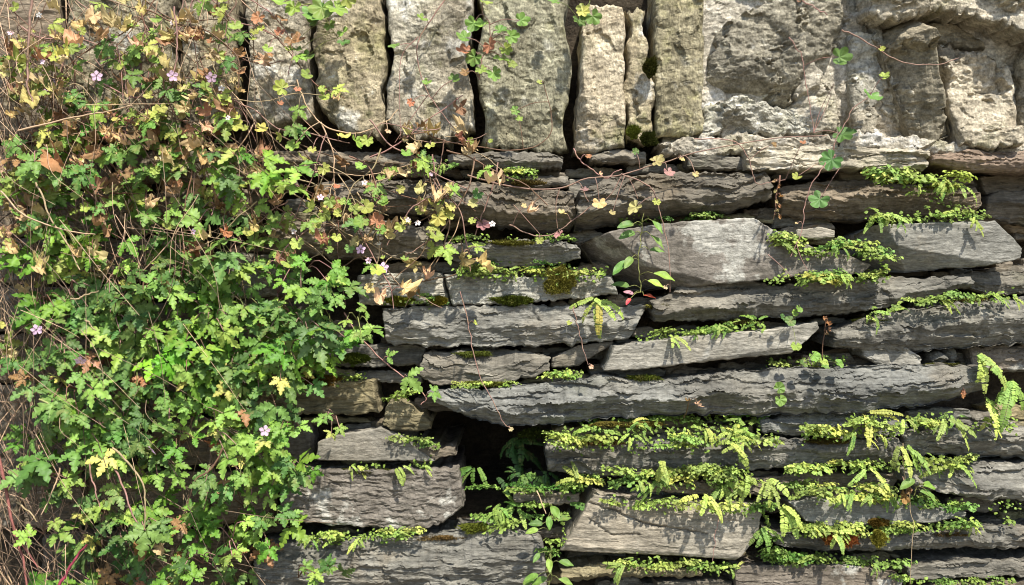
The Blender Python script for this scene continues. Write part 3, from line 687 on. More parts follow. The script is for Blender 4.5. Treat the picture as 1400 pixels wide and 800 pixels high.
def herb_leaf(seed):
    rs = np.random.RandomState(seed); g = Geo()
    S = 0.029
    angs = [0, 62, -62, 118, -118] if seed % 3 else [0, 68, -68]
    for a in angs:
        l = S * (1.0 if a == 0 else .86 if abs(a) < 90 else .6) * rs.uniform(.9, 1.1)
        V, q, c = leaflet_geo(l, l * rs.uniform(.27, .34), 4 if l > .022 else 3, rs, .72, rs.uniform(.1, .35), rs.uniform(.25, .8))
        V[:, 1] += S * .06
        V = rotz(V, R(a + rs.uniform(-8, 8)))
        V[:, 2] += rs.uniform(-.001, .001) + 0.12 * np.hypot(V[:, 0], V[:, 1]) * rs.uniform(-1, 1)
        g.add(V, q, None, c)
    return g.mesh('lobed_leaf', ML)

def round_leaf(seed, mat, curl=0.15, R0=0.013, lobes=5, depth=.26, crump=0.0):
    rs = np.random.RandomState(seed + 100); g = Geo()
    m = 61; th = np.linspace(-R(158), R(158), m)
    k = lobes / (2 * R(158)) * 2 * R(158)
    lob = np.abs(np.cos(np.pi * (th + R(158)) / (2 * R(158)) * lobes + (0 if lobes % 2 == 0 else np.pi / 2) * 0 ))
    lob = np.abs(np.sin(np.pi * (th + R(158)) / (2 * R(158)) * lobes)) ** .6
    r = R0 * (1 - depth + depth * lob) * (0.86 + 0.14 * np.cos(th)) * (1 + .05 * np.sin(3 * th + rs.uniform(0, 6)))
    r *= ss(-.05, .12, 1 - np.abs(th) / R(158) + .06) * .5 + .5
    rows = []; fr = [.02, .35, .7, 1.0]; cs = []
    for f in fr:
        x = np.sin(th) * r * f; y = np.cos(th) * r * f + R0 * .35
        z = curl * (r * f) ** 2 / R0 * (1 + .5 * np.cos(2 * th + seed)) + 0.10 * r * f * np.cos(lobes * th * 1.14)
        if crump: z = z + crump * R0 * f * fbm(x / R0 * 1.6, y / R0 * 1.6, seed * 3.1, 3) * 1.6; 
        if crump: x = x * (1 - .45 * crump * f * np.abs(np.sin(th)))
        rows.append(np.stack([x, y, z], 1)); cs.append(np.full(m, 1.12 if f < .1 else 1.0))
    i = np.arange(4 * m).reshape(4, m)
    q = np.stack([i[:-1, :-1], i[1:, :-1], i[1:, 1:], i[:-1, 1:]], -1).reshape(-1, 4)
    g.add(np.concatenate(rows), q, None, np.concatenate(cs))
    return g.mesh('round_leaf', mat)

def blade_leaf(seed):
    rs = np.random.RandomState(seed + 5); g = Geo()
    V, q, c = leaflet_geo(.026, .0062, 1, rs, .0, .3, .5, False)
    g.add(V, q, None, c); return g.mesh('narrow_leaf', ML)

def tube(g, pts, r0, r1=None, k=4, c=1.0):
    pts = np.asarray(pts, float); r1 = r0 if r1 is None else r1
    n = len(pts); t = np.gradient(pts, axis=0); t /= np.linalg.norm(t, axis=1)[:, None] + 1e-9
    ref = np.array([0.31, 0.83, 0.47]); a = np.cross(t, ref); a /= np.linalg.norm(a, axis=1)[:, None] + 1e-9
    b = np.cross(t, a); rr = np.linspace(r0, r1, n)[:, None, None]
    th = np.arange(k) / k * 2 * np.pi
    V = pts[:, None] + rr * (a[:, None] * np.cos(th)[None, :, None] + b[:, None] * np.sin(th)[None, :, None])
    i = np.arange(n * k).reshape(n, k)
    q = np.stack([i[:-1], np.roll(i[:-1], -1, 1), np.roll(i[1:], -1, 1), i[1:]], -1).reshape(-1, 4)
    g.add(V.reshape(-1, 3), q, None, c)

def smooth_path(pts, n, wob=0.0, seed=0.0):
    """Catmull-Rom through 3-D points"""
    p = np.asarray(pts, float)
    if len(p) < 3:
        o = p[0] + (p[-1] - p[0]) * np.linspace(0, 1, n)[:, None]
    else:
        e = np.concatenate([[2 * p[0] - p[1]], p, [2 * p[-1] - p[-2]]])
        u = np.linspace(0, len(p) - 1 - 1e-6, n); i = u.astype(int); f = (u - i)[:, None]
        a, b, c, d = e[i], e[i + 1], e[i + 2], e[i + 3]
        o = .5 * (2 * b + (c - a) * f + (2 * a - 5 * b + 4 * c - d) * f ** 2 + (3 * b - a - 3 * c + d) * f ** 3)
    if wob:
        s = np.linspace(0, n / 6, n)
        for ax in range(3): o[:, ax] += wob * fbm(s, seed + ax * 9.1, .5, 3)
    return o

def frond(seed, pairs=15, L=0.075, W=0.0072):
    """a once-pinnate spleenwort frond along +Y, arching down towards -Z"""
    rs = np.random.RandomState(seed + 300); g = Geo()
    bend = rs.uniform(.5, 1.7); side = rs.uniform(-.6, .6)
    s = np.linspace(0, 1, 26); ang = bend * s ** 1.3; sa = side * s
    st = L / 25
    dy = np.cos(ang) * np.cos(sa); dz = -np.sin(ang); dx = np.sin(sa) * np.cos(ang)
    path = np.stack([np.cumsum(dx), np.cumsum(dy), np.cumsum(dz)], 1) * st
    tube(g, path, .0006, .0003, 3, .55)
    for k in range(pairs):
        f = .08 + .90 * k / pairs; i = int(f * 25)
        T = np.array([dx[i], dy[i], dz[i]]); T /= np.linalg.norm(T)
        up = np.array([0, np.sin(ang[i]), np.cos(ang[i])])
        X = np.cross(T, up); X /= np.linalg.norm(X); Nn = np.cross(X, T)
        l = W * (np.sin(np.pi * (f * .86 + .1)) ** .6) * rs.uniform(.88, 1.1); w = min(L / pairs * .56, l * .5)
        for sg in (-1, 1):
            if rs.rand() < .03: continue
            tilt = rs.uniform(-.25, .35); fw = rs.uniform(.05, .3)
            ax = X * sg * math.cos(tilt) + Nn * math.sin(tilt) + T * fw; ax /= np.linalg.norm(ax)
            bx = np.cross(Nn, ax); bx /= np.linalg.norm(bx); nn = np.cross(ax, bx)
            prof = [(0.02, .25), (.2, .85), (.5, 1.0), (.8, .82), (1.0, .3)]
            pts = []
            for (a_, b_) in prof:
                sc_ = rs.uniform(.9, 1.12)
                for e in (-1, 0, 1):
                    pts.append(path[i] + ax * l * a_ + bx * w * b_ * e * sc_ + nn * (0.10 * w * abs(e) - .25 * l * a_ * a_ + (0.06 * w)))
            ii = np.arange(15).reshape(5, 3)
            q = np.stack([ii[:-1, :-1], ii[1:, :-1], ii[1:, 1:], ii[:-1, 1:]], -1).reshape(-1, 4)
            g.add(np.array(pts), q, None, np.tile([1.0, 1.08, 1.0], 5) * rs.uniform(.85, 1.12))
    return g.mesh('frond', MF)

def tuft(seed, n=52, rad=0.016, ls=0.0056):
    """a low mound of little round-toothed leaves on short stalks"""
    rs = np.random.RandomState(seed + 700); g = Geo()
    for k in range(n):
        th = rs.uniform(0, 2 * np.pi); ph = np.arccos(rs.uniform(.05, 1))
        d = np.array([np.sin(ph) * np.cos(th) * 2.3, np.sin(ph) * np.sin(th), np.cos(ph) * .8])
        rr = rad * rs.uniform(.5, 1.05); tip = d * rr
        tube(g, [np.zeros(3), tip * .5 + [0, 0, .002], tip], .0004, .0003, 3, .6)
        nn = d / np.linalg.norm(d) * .6 + np.array([0, -.35, .6]) + rs.normal(size=3) * .3; nn /= np.linalg.norm(nn)
        y = d - nn * (d @ nn); y /= np.linalg.norm(y) + 1e-9; x = np.cross(y, nn)
        l = ls * rs.uniform(.6, 1.25); tone = rs.uniform(.8, 1.15)
        m = 12; a = np.linspace(0, 2 * np.pi, m, endpoint=False)
        r = l * (.62 + .12 * np.cos(3 * a + rs.uniform(0, 6)) + .06 * np.cos(5 * a))
        ring = tip + np.outer(np.cos(a) * r, y) + np.outer(np.sin(a) * r * .85, x) + np.outer(rs.normal(size=m) * l * .07 - .12 * l, nn) + y * l * .4
        V = np.concatenate([[tip + y * l * .4], ring])
        t = [(0, 1 + j, 1 + (j + 1) % m) for j in range(m)]
        g.add(V, None, t, tone)
    return g.mesh('leafy_tuft', MF)

def flower_mesh(seed, R0=0.0075):
    rs = np.random.RandomState(seed + 900); g = Geo()
    for k in range(5):
        V, q, c = leaflet_geo(R0, R0 * .36, 1, rs, .0, .2, rs.uniform(-.3, .4), False)
        V[:, 0] *= (.5 + 1.1 * np.clip(V[:, 1] / R0, 0, 1)); V[:, 1] += R0 * .12
        g.add(rotz(V, R(72 * k + rs.uniform(-6, 6))), q, None, c)
    return g.mesh('petals', MP)

def moss_mesh(seed, a, b, h, n=900):
    rs = np.random.RandomState(seed + 1300); g = Geo()
    for k in range(n):
        r = math.sqrt(rs.rand()); th = rs.uniform(0, 2 * np.pi)
        x, y = r * math.cos(th), r * math.sin(th)
        e = 1 + .5 * float(noise3(x * 1.7, y * 1.7, seed * 1.1)) + .3 * float(noise3(x * 4.7, y * 4.7, seed * 2.1))
        z = math.sqrt(max(0, 1 - r * r)) * h * e + .12 * h * float(noise3(x * 5, y * 5, seed))
        base = np.array([x * a * e, -z, y * b * e]); d = np.array([x * .7, -1.0, y * .7 + .3]) + rs.normal(size=3) * .35; d /= np.linalg.norm(d)
        s = np.cross(d, rs.normal(size=3)); s /= np.linalg.norm(s)
        l = rs.uniform(.0022, .0045); w = .0006
        g.add([base - d * .003 - s * w, base - d * .003 + s * w, base + d * l], None, [(0, 1, 2)], rs.uniform(.55, 1.25))
    # the solid cushion below the shoots
    u = np.linspace(0, 1, 9); t = np.linspace(0, 2 * np.pi, 25)[:-1]
    uu, tt = np.meshgrid(u, t, indexing='ij')
    x, y = uu * np.cos(tt), uu * np.sin(tt); e = 1 + .35 * noise3(x * 1.7, y * 1.7, seed * 1.1)
    V = np.stack([x * a * e, -np.sqrt(np.clip(1 - uu ** 2, 0, 1)) * h * e + .004, y * b * e], -1).reshape(-1, 3)
    i = np.arange(9 * 24).reshape(9, 24)
    q = np.stack([i[:-1], np.roll(i[:-1], -1, 1), np.roll(i[1:], -1, 1), i[1:]], -1).reshape(-1, 4)
    g.add(V, q, None, .6)
    return g.mesh('moss_cushion', MM, False)

HERB = [herb_leaf(s) for s in range(9)]
IVY = [round_leaf(s, ML, .25, .013, 5 if s % 2 else 6, .30) for s in range(6)]
PENNY = [round_leaf(40 + s, ML, .15, .009, 6, .08) for s in range(2)]
DEAD = [round_leaf(20 + s, MD, .5, .017, 5, .3, .9) for s in range(6)]
FROND = [frond(s, 19 + s % 4 * 2, .058 + .008 * (s % 4)) for s in range(10)]
TUFT = [tuft(s) for s in range(8)]
BLADE = [blade_leaf(s) for s in range(3)]
FLOWER = [flower_mesh(s) for s in range(4)]

LIME = (.19, .31, .06); MID = (.12, .225, .05); DEEP = (.082, .16, .038); BLUEG = (.10, .185, .052)
YEL = (.42, .42, .11); YG = (.28, .34, .075); TAN = (.50, .375, .215); BROWN = (.25, .15, .085); RUST = (.33, .17, .08)
GOLD = (.46, .38, .17); ROSE = (.38, .19, .20); PINKST = (.26, .155, .13); STRAW = (.36, .27, .17); STEMG = (.16, .18, .06); STEMB = (.15, .085, .055)
PETAL = (.66, .46, .66); WHITE = (.75, .70, .72)
HUE = {'lime': LIME, 'mid': MID, 'deep': DEEP, 'blue': BLUEG, 'yel': YEL, 'yg': YG, 'tan': TAN, 'brown': BROWN, 'rust': RUST, 'gold': GOLD, 'rose': ROSE}

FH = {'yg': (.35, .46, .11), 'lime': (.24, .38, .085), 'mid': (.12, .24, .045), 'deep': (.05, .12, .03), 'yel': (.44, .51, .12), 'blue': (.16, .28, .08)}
def orient(n, d):
    z = Vector(n).normalized(); y = Vector(d); y = (y - z * y.dot(z)).normalized(); x = y.cross(z)
    return Matrix((x, y, z)).transposed().to_euler()
RG = random.Random(11)
def jit(v, s, rg=RG): return Vector((v[0] + rg.gauss(0, s), v[1] + rg.gauss(0, s), v[2] + rg.gauss(0, s)))
def vary(c, rg=RG, s=.16):
    k = 1 + rg.uniform(-s, s)
    return tuple(max(0.005, x * k * (1 + rg.uniform(-.08, .08))) for x in c)
def empty(name, loc):
    o = bpy.data.objects.new(name, None); COL.objects.link(o); o.location = loc; o.empty_display_size = .02
    return o
def leaf(parent, name, mesh, world, n, d, scale, col):
    return link(name, mesh, parent, Vector(world) - parent.location, orient(n, d), scale, col)

# ------------------------------------------------------------------ kinds of plant
def herb(px, py, y, hue, n, size, spread, label, group=None, flowers=(), rg=RG):
    root = P(px, py, y + .035)
    e = empty('wild_geranium', root); tag(e, label, 'plant', group)
    g = Geo()
    for k in range(n):
        a = rg.uniform(0, 2 * math.pi); r = spread * math.sqrt(rg.uniform(.05, 1))
        q = P(px + r * math.cos(a) , py + r * math.sin(a) * .85, y + rg.uniform(-.022, .022))
        nd = jit((.12, -.72, .72), .38, rg); dd = Vector((math.cos(a) * .8 + rg.gauss(0, .4), -.25, -math.sin(a) * .6 - .55 + rg.gauss(0, .4)))
        c = hue if rg.random() > .08 else rg.choice([YEL, RUST, LIME])
        leaf(e, 'leaf', rg.choice(HERB), q, nd, dd, size * .86 * rg.uniform(.6, 1.15), vary(c, rg))
        mid = (root + q) / 2 + Vector((0, -.012, .012))
        tube(g, smooth_path([np.zeros(3), np.array(mid - root), np.array(q - root)], 6), .0008, .0006, 4, rg.uniform(.7, 1.2))
    for (fx, fy, fy_d, fm) in flowers:
        q = P(fx, fy, fy_d)
        f = leaf(e, 'flower', FLOWER[fm % 4], q, jit((0.1, -.85, .35), .35, rg), (rg.uniform(-.3, .3), 0, 1), .85 if fm < 4 else .55, PETAL if fm < 4 else WHITE)
        mid = (root + q) / 2 + Vector((rg.uniform(-.01, .01), -.01, .015))
        tube(g, smooth_path([np.zeros(3), np.array(mid - root), np.array(q - root)], 7), .0007, .0005, 4)
    link('stems', g.mesh('stems', MS), e, color=rg.choice([PINKST, STEMG, STEMB, PINKST]))
    return e

def vine(pts, label, leaves=(), col=PINKST, r=.0011, group=None, name='trailing_stem', y=-.05, rg=RG, n=40, cat='vine', sides=()):
    """pts: (px, py[, depth]) along the stem; leaves: (kind, px, py, hue, size)"""
    P3 = [np.array(P(p[0], p[1], p[2] if len(p) > 2 else y)) for p in pts]
    e = empty(name, P3[0]); tag(e, label, cat, group)
    path = smooth_path(P3, n, .004, rg.uniform(0, 99)) - P3[0]
    g = Geo(); tube(g, path, r, r * .6, 5)
    for s in sides:
        tube(g, smooth_path([np.array(P(p[0], p[1], p[2] if len(p) > 2 else y)) - P3[0] for p in s], 14), r * .7, r * .45, 4)
    for (kind, px, py, hue, size) in leaves:
        q = np.array(P(px, py, y - .012 + rg.uniform(-.01, .01)))
        j = np.argmin(np.hypot(path[:, 0] + P3[0][0] - q[0], path[:, 2] + P3[0][2] - q[2]))
        at = path[j]
        mid = (at + q - P3[0]) / 2 + np.array([0, -.004, .003])
        tube(g, smooth_path([at, mid, q - P3[0]], 6), r * .6, r * .45, 4)
        c = vary(HUE.get(hue, MID) if isinstance(hue, str) else hue, rg)
        nd = jit((.1, -.85, .5), .28, rg); dd = jit((q[0] - at[0] - P3[0][0], 0, (q[2] - at[2] - P3[0][2]) * 1.0 - .008), .006, rg)
        if kind == 'ivy': leaf(e, 'leaf', rg.choice(IVY), q, nd, dd, size, c)
        elif kind == 'herb': leaf(e, 'leaf', rg.choice(HERB), q, nd, dd, size, c)
        elif kind == 'dead': leaf(e, 'withered_leaf', rg.choice(DEAD), q, jit(nd, .3, rg), dd, size, c)
        elif kind == 'penny': leaf(e, 'leaf', rg.choice(PENNY), q, nd, dd, size, c)
        elif kind == 'blade': leaf(e, 'leaf', rg.choice(BLADE), q, jit((.1, -.6, .75), .15, rg), dd, size, c)
        elif kind == 'flower': leaf(e, 'flower', rg.choice(FLOWER), q, jit((0, -.95, .3), .15, rg), (0, 0, 1), size, c)
    link('stem', g.mesh('stem', MS), e, color=col)
    return e

def fern(px, py, y, n, size, hue, label, spread=85, base_dir=-90, group=None, rg=RG, out=.38):
    """fronds fan out round base_dir (degrees, -90 = hanging down, 90 = up)"""
    e = empty('small_fern', P(px, py, y)); tag(e, label, 'fern', group)
    for k in range(n):
        a = R(base_dir + (spread * (2 * (k + .5) / n - 1) if n > 1 else 0) + rg.uniform(-14, 14))
        d = Vector((math.cos(a), -out * rg.uniform(.6, 1.5), math.sin(a)))
        nd = Vector((rg.gauss(0, .25), -.62, .78 + rg.gauss(0, .2)))
        q = P(px + rg.uniform(-6, 6), py + rg.uniform(-3, 3), y + rg.uniform(-.004, .006))
        leaf(e, 'frond', rg.choice(FROND), q, nd, d, size * rg.uniform(.72, 1.15), vary(hue, rg, .2))
    return e

def tuft_at(px, py, y, size, hue, label, group=None, rg=RG):
    o = link('leafy_tuft', rg.choice(TUFT), None, P(px, py, y), (rg.uniform(-.3, .2), rg.uniform(-.25, .25), rg.uniform(-.4, .4)), size, vary(hue, rg, .14))
    tag(o, label, 'plant', group); return o

def moss(px, py, y, a, b, h, hue, label, n=900):
    o = link('moss_cushion', moss_mesh(px % 97, a, b, h, n), None, P(px, py, y), None, None, hue)
    tag(o, label, 'moss'); return o
# ================================================================== plants in the joints, row by row
ORD = ['first', 'second', 'third', 'fourth', 'fifth', 'sixth', 'seventh', 'eighth', 'ninth', 'tenth', 'eleventh', 'twelfth',
       'thirteenth', 'fourteenth', 'fifteenth', 'sixteenth', 'seventeenth', 'eighteenth', 'nineteenth', 'twentieth', 'twentyfirst', 'twentysecond', 'twentythird']
HN = {'yg': 'yellow green', 'lime': 'lime green', 'mid': 'mid green', 'deep': 'dark green', 'yel': 'yellow', 'blue': 'blue green'}
ROWS = []
def row(kind, pts, n, y, size, hues, where, seed, fr=4, spread=95, base=-80, jy=5, out=.38):
    """n plants along a polyline of photo pixels; each named by its place in that row"""
    rg = random.Random(seed)
    if 'hole' not in where: ROWS.append((pts, y, jy))
    pts = np.array(pts, float); seg = np.hypot(*(pts[1:] - pts[:-1]).T); s = np.concatenate([[0], np.cumsum(seg)]); s /= s[-1]
    n = max(1, round(n * (.84 if kind == 'tuft' else .95)))
    cen = [rg.random() for _ in range(max(2, round(n / 2.6)))]
    us = sorted(min(1, max(0, rg.choice(cen) + rg.gauss(0, .075))) if rg.random() < .5 else rg.random() for _ in range(n))
    xy = sorted(((np.interp(u, s, pts[:, 0]), np.interp(u, s, pts[:, 1]) + rg.uniform(-jy, jy)) for u in us), key=lambda q: q[0])
    for k in range(n):
        px, py = xy[k]
        h = rg.choice(hues); sz = size * (rg.uniform(.75, 1.25) if kind == 'fern' else rg.uniform(.42, .9)); yy = y + rg.uniform(-.012, .012)
        pos = f'{ORD[k]} from left' if n > 1 else 'alone'
        if kind == 'fern':
            fern(px, py, yy, max(2, int(rg.gauss(fr, 1.1))), sz * rg.uniform(.42, .88), FH[h], f'{HN[h]} fern, {pos} {where}', rg.uniform(40, 100), base if rg.random() < .35 else rg.choice([-15, -165, -50, -130, 30, 150, 75, 105]), rg=rg, out=out, group='ferns in the wall joints')
        else:
            tuft_at(px, py, yy, sz, FH[h], f'{HN[h]} tuft, {pos} {where}', rg=rg, group='leafy tufts in the wall joints')
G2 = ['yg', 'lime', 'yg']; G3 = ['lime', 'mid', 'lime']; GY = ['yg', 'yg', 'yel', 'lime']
# upper right
row('tuft', [(1186, 240), (1240, 240), (1320, 250)], 12, -.055, 1.25, GY, 'in the big bright clump above the brown slate', 1, jy=8)
row('fern', [(1190, 246), (1310, 250)], 5, -.055, .42, G2, 'in the big bright clump above the brown slate', 2)
row('tuft', [(686, 236), (742, 234)], 4, -.03, .95, G2, 'in the clump under the widest coping stone', 3)
row('fern', [(690, 240), (735, 236)], 2, -.03, .4, ['lime'], 'in the clump under the widest coping stone', 4)
row('fern', [(545, 230), (610, 226)], 4, -.04, .42, ['mid', 'lime'], 'among the runners above the brown grey slate', 5, base=-60)
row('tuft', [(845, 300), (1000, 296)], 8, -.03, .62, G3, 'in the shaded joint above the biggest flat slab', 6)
row('fern', [(1046, 318), (1066, 330), (1092, 344)], 4, -.055, .6, G2, 'down the slope right of the biggest flat slab top', 7, base=50, spread=60)
row('tuft', [(1058, 318), (1095, 346), (1150, 342), (1185, 338)], 9, -.065, .95, GY, 'on the sloping shelf of the biggest flat slab', 8, jy=6)
row('tuft', [(1180, 332), (1200, 350), (1214, 372)], 5, -.065, 1.0, GY, 'in the notch between the two flat slabs', 9)
row('fern', [(1130, 326), (1190, 340)], 4, -.065, .45, G2, 'on the sloping shelf of the biggest flat slab', 10)
row('tuft', [(1045, 384), (1120, 382), (1222, 380)], 13, -.06, .95, GY, 'along the joint under the biggest flat slab', 11, jy=5)
row('fern', [(1050, 378), (1225, 378)], 5, -.06, .42, G2, 'along the joint under the biggest flat slab', 12)
row('fern', [(1182, 298), (1240, 296), (1262, 290), (1330, 294)], 8, -.06, .55, GY, 'above the flat slab with the slanted end', 13, base=-75)
row('tuft', [(1190, 300), (1335, 296)], 6, -.05, .7, G2, 'above the flat slab with the slanted end', 14)
row('fern', [(1188, 430), (1260, 412), (1385, 402)], 9, -.06, .55, GY, 'above the ridged slate at the right', 15, base=-40)
row('tuft', [(1240, 414), (1390, 403)], 6, -.055, .75, G2, 'above the ridged slate at the right', 16)
# centre
row('tuft', [(624, 372), (700, 376), (830, 372)], 12, -.035, .95, GY, 'on the pale crumbly slates', 17, jy=8)
row('fern', [(640, 374), (830, 370)], 5, -.035, .4, G2, 'on the pale crumbly slates', 18)
row('tuft', [(524, 410), (608, 412)], 5, -.03, .7, ['lime', 'mid', 'blue'], 'in the joint under the pale crumbly slate', 19)
row('fern', [(868, 462), (950, 452), (1050, 442)], 8, -.055, .42, ['lime', 'mid', 'yg'], 'above the slab with orange veins', 20, base=-60)
row('tuft', [(872, 462), (1040, 444)], 6, -.045, .75, G3, 'above the slab with orange veins', 21)
row('tuft', [(752, 514), (815, 510)], 5, -.04, .85, G2, 'at the foot of the small pointed wedge', 22)
row('tuft', [(622, 528), (700, 526)], 7, -.05, .5, GY, 'on the left end of the longest slab', 23, jy=2)
row('tuft', [(1030, 496), (1160, 492)], 3, -.03, .5, G3, 'beside the round leaved seedling', 24)
# below the longest slab
row('fern', [(770, 590), (860, 586), (960, 590), (1040, 584)], 12, -.055, .58, GY, 'along the top of the fern draped slab', 25, jy=10)
row('fern', [(800, 572), (1040, 568)], 6, -.03, .5, ['lime', 'mid'], 'in the shade right under the longest slab', 26, base=40)
row('tuft', [(755, 604), (900, 606), (1040, 604)], 18, -.06, 1.0, GY, 'along the face of the fern draped slab', 27, jy=9)
row('fern', [(1000, 600), (1050, 600), (1110, 596)], 5, -.065, .72, GY, 'right of the middle of the fern draped slab', 28, base=-30, spread=70)
row('tuft', [(1100, 592), (1165, 592)], 5, -.055, 1.0, GY, 'under the arching low slate', 29)
row('fern', [(1160, 574), (1220, 572), (1300, 574), (1390, 580)], 11, -.055, .72, GY, 'above the bright lipped slate at the right', 30, base=-50, jy=9)
row('tuft', [(1180, 580), (1390, 584)], 8, -.05, .9, G2, 'above the bright lipped slate at the right', 31)
fern(1338, 484, -.06, 6, .78, FH['yg'], 'largest bright fern hanging at the right edge beside the short block', 40, -62, group='ferns in the wall joints')
fern(1385, 520, -.05, 5, .9, FH['lime'], 'lime green fern at the right edge just below the largest hanging one', 60, -110, group='ferns in the wall joints')
fern(1345, 545, -.05, 4, .7, FH['yg'], 'small yellow green fern left of the largest hanging fern tip', 60, -30, group='ferns in the wall joints')
row('tuft', [(1060, 642), (1150, 640), (1330, 634)], 14, -.045, 1.0, GY, 'in the joint above the white streaked slab', 32, jy=7)
row('fern', [(1070, 642), (1180, 634), (1310, 634)], 8, -.05, .6, G2, 'in the joint above the white streaked slab', 33, jy=6)
fern(1234, 606, -.06, 4, .72, FH['yg'], 'yellow green fern arching over the dark slab left of the bright lipped slate', 75, -60, group='ferns in the wall joints')
row('fern', [(765, 660), (850, 656), (930, 662), (1060, 664)], 11, -.055, .55, GY, 'along the joint above the cracked flat slab', 34, jy=9)
row('tuft', [(770, 660), (900, 652), (1060, 668)], 16, -.055, .95, GY, 'along the joint above the cracked flat slab', 35, jy=9)
row('tuft', [(835, 686), (905, 690), (1030, 696)], 8, -.065, .85, GY, 'on the top edge of the cracked flat slab', 36)
fern(962, 676, -.07, 6, .55, FH['yel'], 'yellow fern drooping over the top edge of the cracked flat slab', 75, -90, group='ferns in the wall joints')
fern(905, 628, -.06, 4, .6, FH['yg'], 'long yellow green fern hanging before the stick thin slate', 30, -88, group='ferns in the wall joints')
fern(1000, 604, -.075, 3, .65, FH['yel'], 'arching yellow fern frond tuft in front of the fern draped slab', 25, -55, group='ferns in the wall joints')
# cascade left of the slim pointed slab
fern(1050, 655, -.065, 5, .68, FH['yg'], 'long fern cascading beside the left tip of the slim pointed slab', 38, -80, group='ferns in the wall joints')
fern(1068, 690, -.07, 4, .68, FH['yg'], 'lower fern of the cascade, hanging past the undulating slate', 36, -70, group='ferns in the wall joints')
fern(1046, 720, -.055, 4, .6, FH['lime'], 'lime green fern low in the cascade, right of the cracked flat slab', 80, -90, group='ferns in the wall joints')
row('tuft', [(1040, 690), (1052, 720), (1056, 765)], 9, -.05, .95, G3, 'down the cascade right of the cracked flat slab', 37, jy=6)
row('tuft', [(1112, 680), (1180, 678), (1240, 684)], 10, -.055, 1.0, GY, 'on the slim pointed slab', 38, jy=8)
row('fern', [(1130, 676), (1220, 676)], 4, -.055, .5, G2, 'on the slim pointed slab', 39)
row('tuft', [(1250, 686), (1330, 696), (1395, 690)], 9, -.04, .8, G3, 'under the white streaked slab at the right edge', 40, jy=7)
row('tuft', [(1090, 724), (1130, 728), (1200, 726), (1320, 720)], 17, -.055, .95, GY, 'on the undulating slate with orange moss', 41, jy=5)
row('fern', [(1200, 722), (1390, 712)], 6, -.05, .5, G2, 'on the undulating slate with orange moss', 42)
row('fern', [(850, 770), (920, 768), (1010, 776)], 7, -.05, .5, GY, 'under the cracked flat slab', 43)
row('tuft', [(840, 772), (1010, 778)], 10, -.045, .9, GY, 'under the cracked flat slab', 44)
row('tuft', [(1060, 764), (1150, 764), (1235, 772)], 11, -.04, .85, G3, 'on the flat topped block at the bottom edge', 45)
row('fern', [(1070, 764), (1230, 770)], 4, -.045, .45, G3, 'on the flat topped block at the bottom edge', 46)
row('tuft', [(1225, 790), (1290, 796), (1395, 792)], 11, -.045, .6, G3, 'in the line of seedlings in the bottom right corner', 47, jy=3)
row('fern', [(1100, 590), (1235, 592)], 5, -.05, .5, GY, 'between the arching low slate and the dark slab', 60)
row('tuft', [(900, 642), (1020, 646)], 9, -.045, .9, GY, 'between the dark slab and the stick thin slate', 61, jy=6)
row('fern', [(880, 650), (1030, 652)], 6, -.05, .55, GY, 'between the dark slab and the stick thin slate', 62, jy=6)
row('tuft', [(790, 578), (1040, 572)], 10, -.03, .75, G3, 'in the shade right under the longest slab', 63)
row('tuft', [(1085, 668), (1232, 672)], 9, -.04, .8, GY, 'above the slim pointed slab, set back', 64)
row('fern', [(1080, 722), (1190, 728)], 5, -.055, .5, GY, 'around the orange moss', 65)
row('tuft', [(700, 672), (800, 668)], 6, -.035, .9, G3, 'over the short thin slate beside the hole', 66)
row('tuft', [(612, 326), (780, 326)], 8, -.03, .5, G3, 'on the thin bright rimmed slate strip', 67, jy=2)
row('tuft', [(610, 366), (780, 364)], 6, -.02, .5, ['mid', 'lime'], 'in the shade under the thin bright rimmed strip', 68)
row('tuft', [(1350, 296), (1240, 262)], 3, -.04, .5, G2, 'by the right end of the brown slate', 69)
# black hole, centre
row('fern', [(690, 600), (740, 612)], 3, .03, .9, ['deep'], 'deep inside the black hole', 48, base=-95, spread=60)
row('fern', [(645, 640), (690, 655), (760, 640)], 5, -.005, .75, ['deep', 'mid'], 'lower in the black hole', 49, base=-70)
row('fern', [(640, 690), (690, 690), (790, 690)], 7, -.035, .62, ['lime', 'mid', 'lime'], 'at the mouth of the black hole', 50, base=-80)
row('tuft', [(640, 712), (700, 716), (738, 700)], 9, -.035, 1.0, G3, 'at the mouth of the black hole', 51, jy=10)
row('tuft', [(650, 660), (800, 655)], 8, -.025, .9, ['mid', 'lime'], 'on the short thin slate beside the hole', 52, jy=10)
row('tuft', [(765, 700), (775, 740), (745, 760)], 5, -.04, .9, ['mid', 'lime'], 'left of the cracked flat slab', 53, jy=8)
# lower left joints
row('fern', [(410, 738), (480, 732), (560, 730)], 8, -.05, .42, ['yg', 'lime', 'mid'], 'between the pitted block and the bottom block', 54)
row('tuft', [(405, 738), (565, 730)], 9, -.045, .7, G2, 'between the pitted block and the bottom block', 55)
row('fern', [(480, 638), (590, 634)], 5, -.04, .4, G2, 'on top of the pitted block', 56, base=-30)
row('tuft', [(545, 600), (605, 608)], 5, -.04, .8, G2, 'on the round topped flat grey stone', 57)
row('tuft', [(540, 542), (560, 540)], 2, -.03, .7, G2, 'on the ochre triangular stone', 58)
row('tuft', [(430, 516), (500, 514)], 4, -.025, .6, ['yg', 'mid'], 'on the olive stained block', 59)
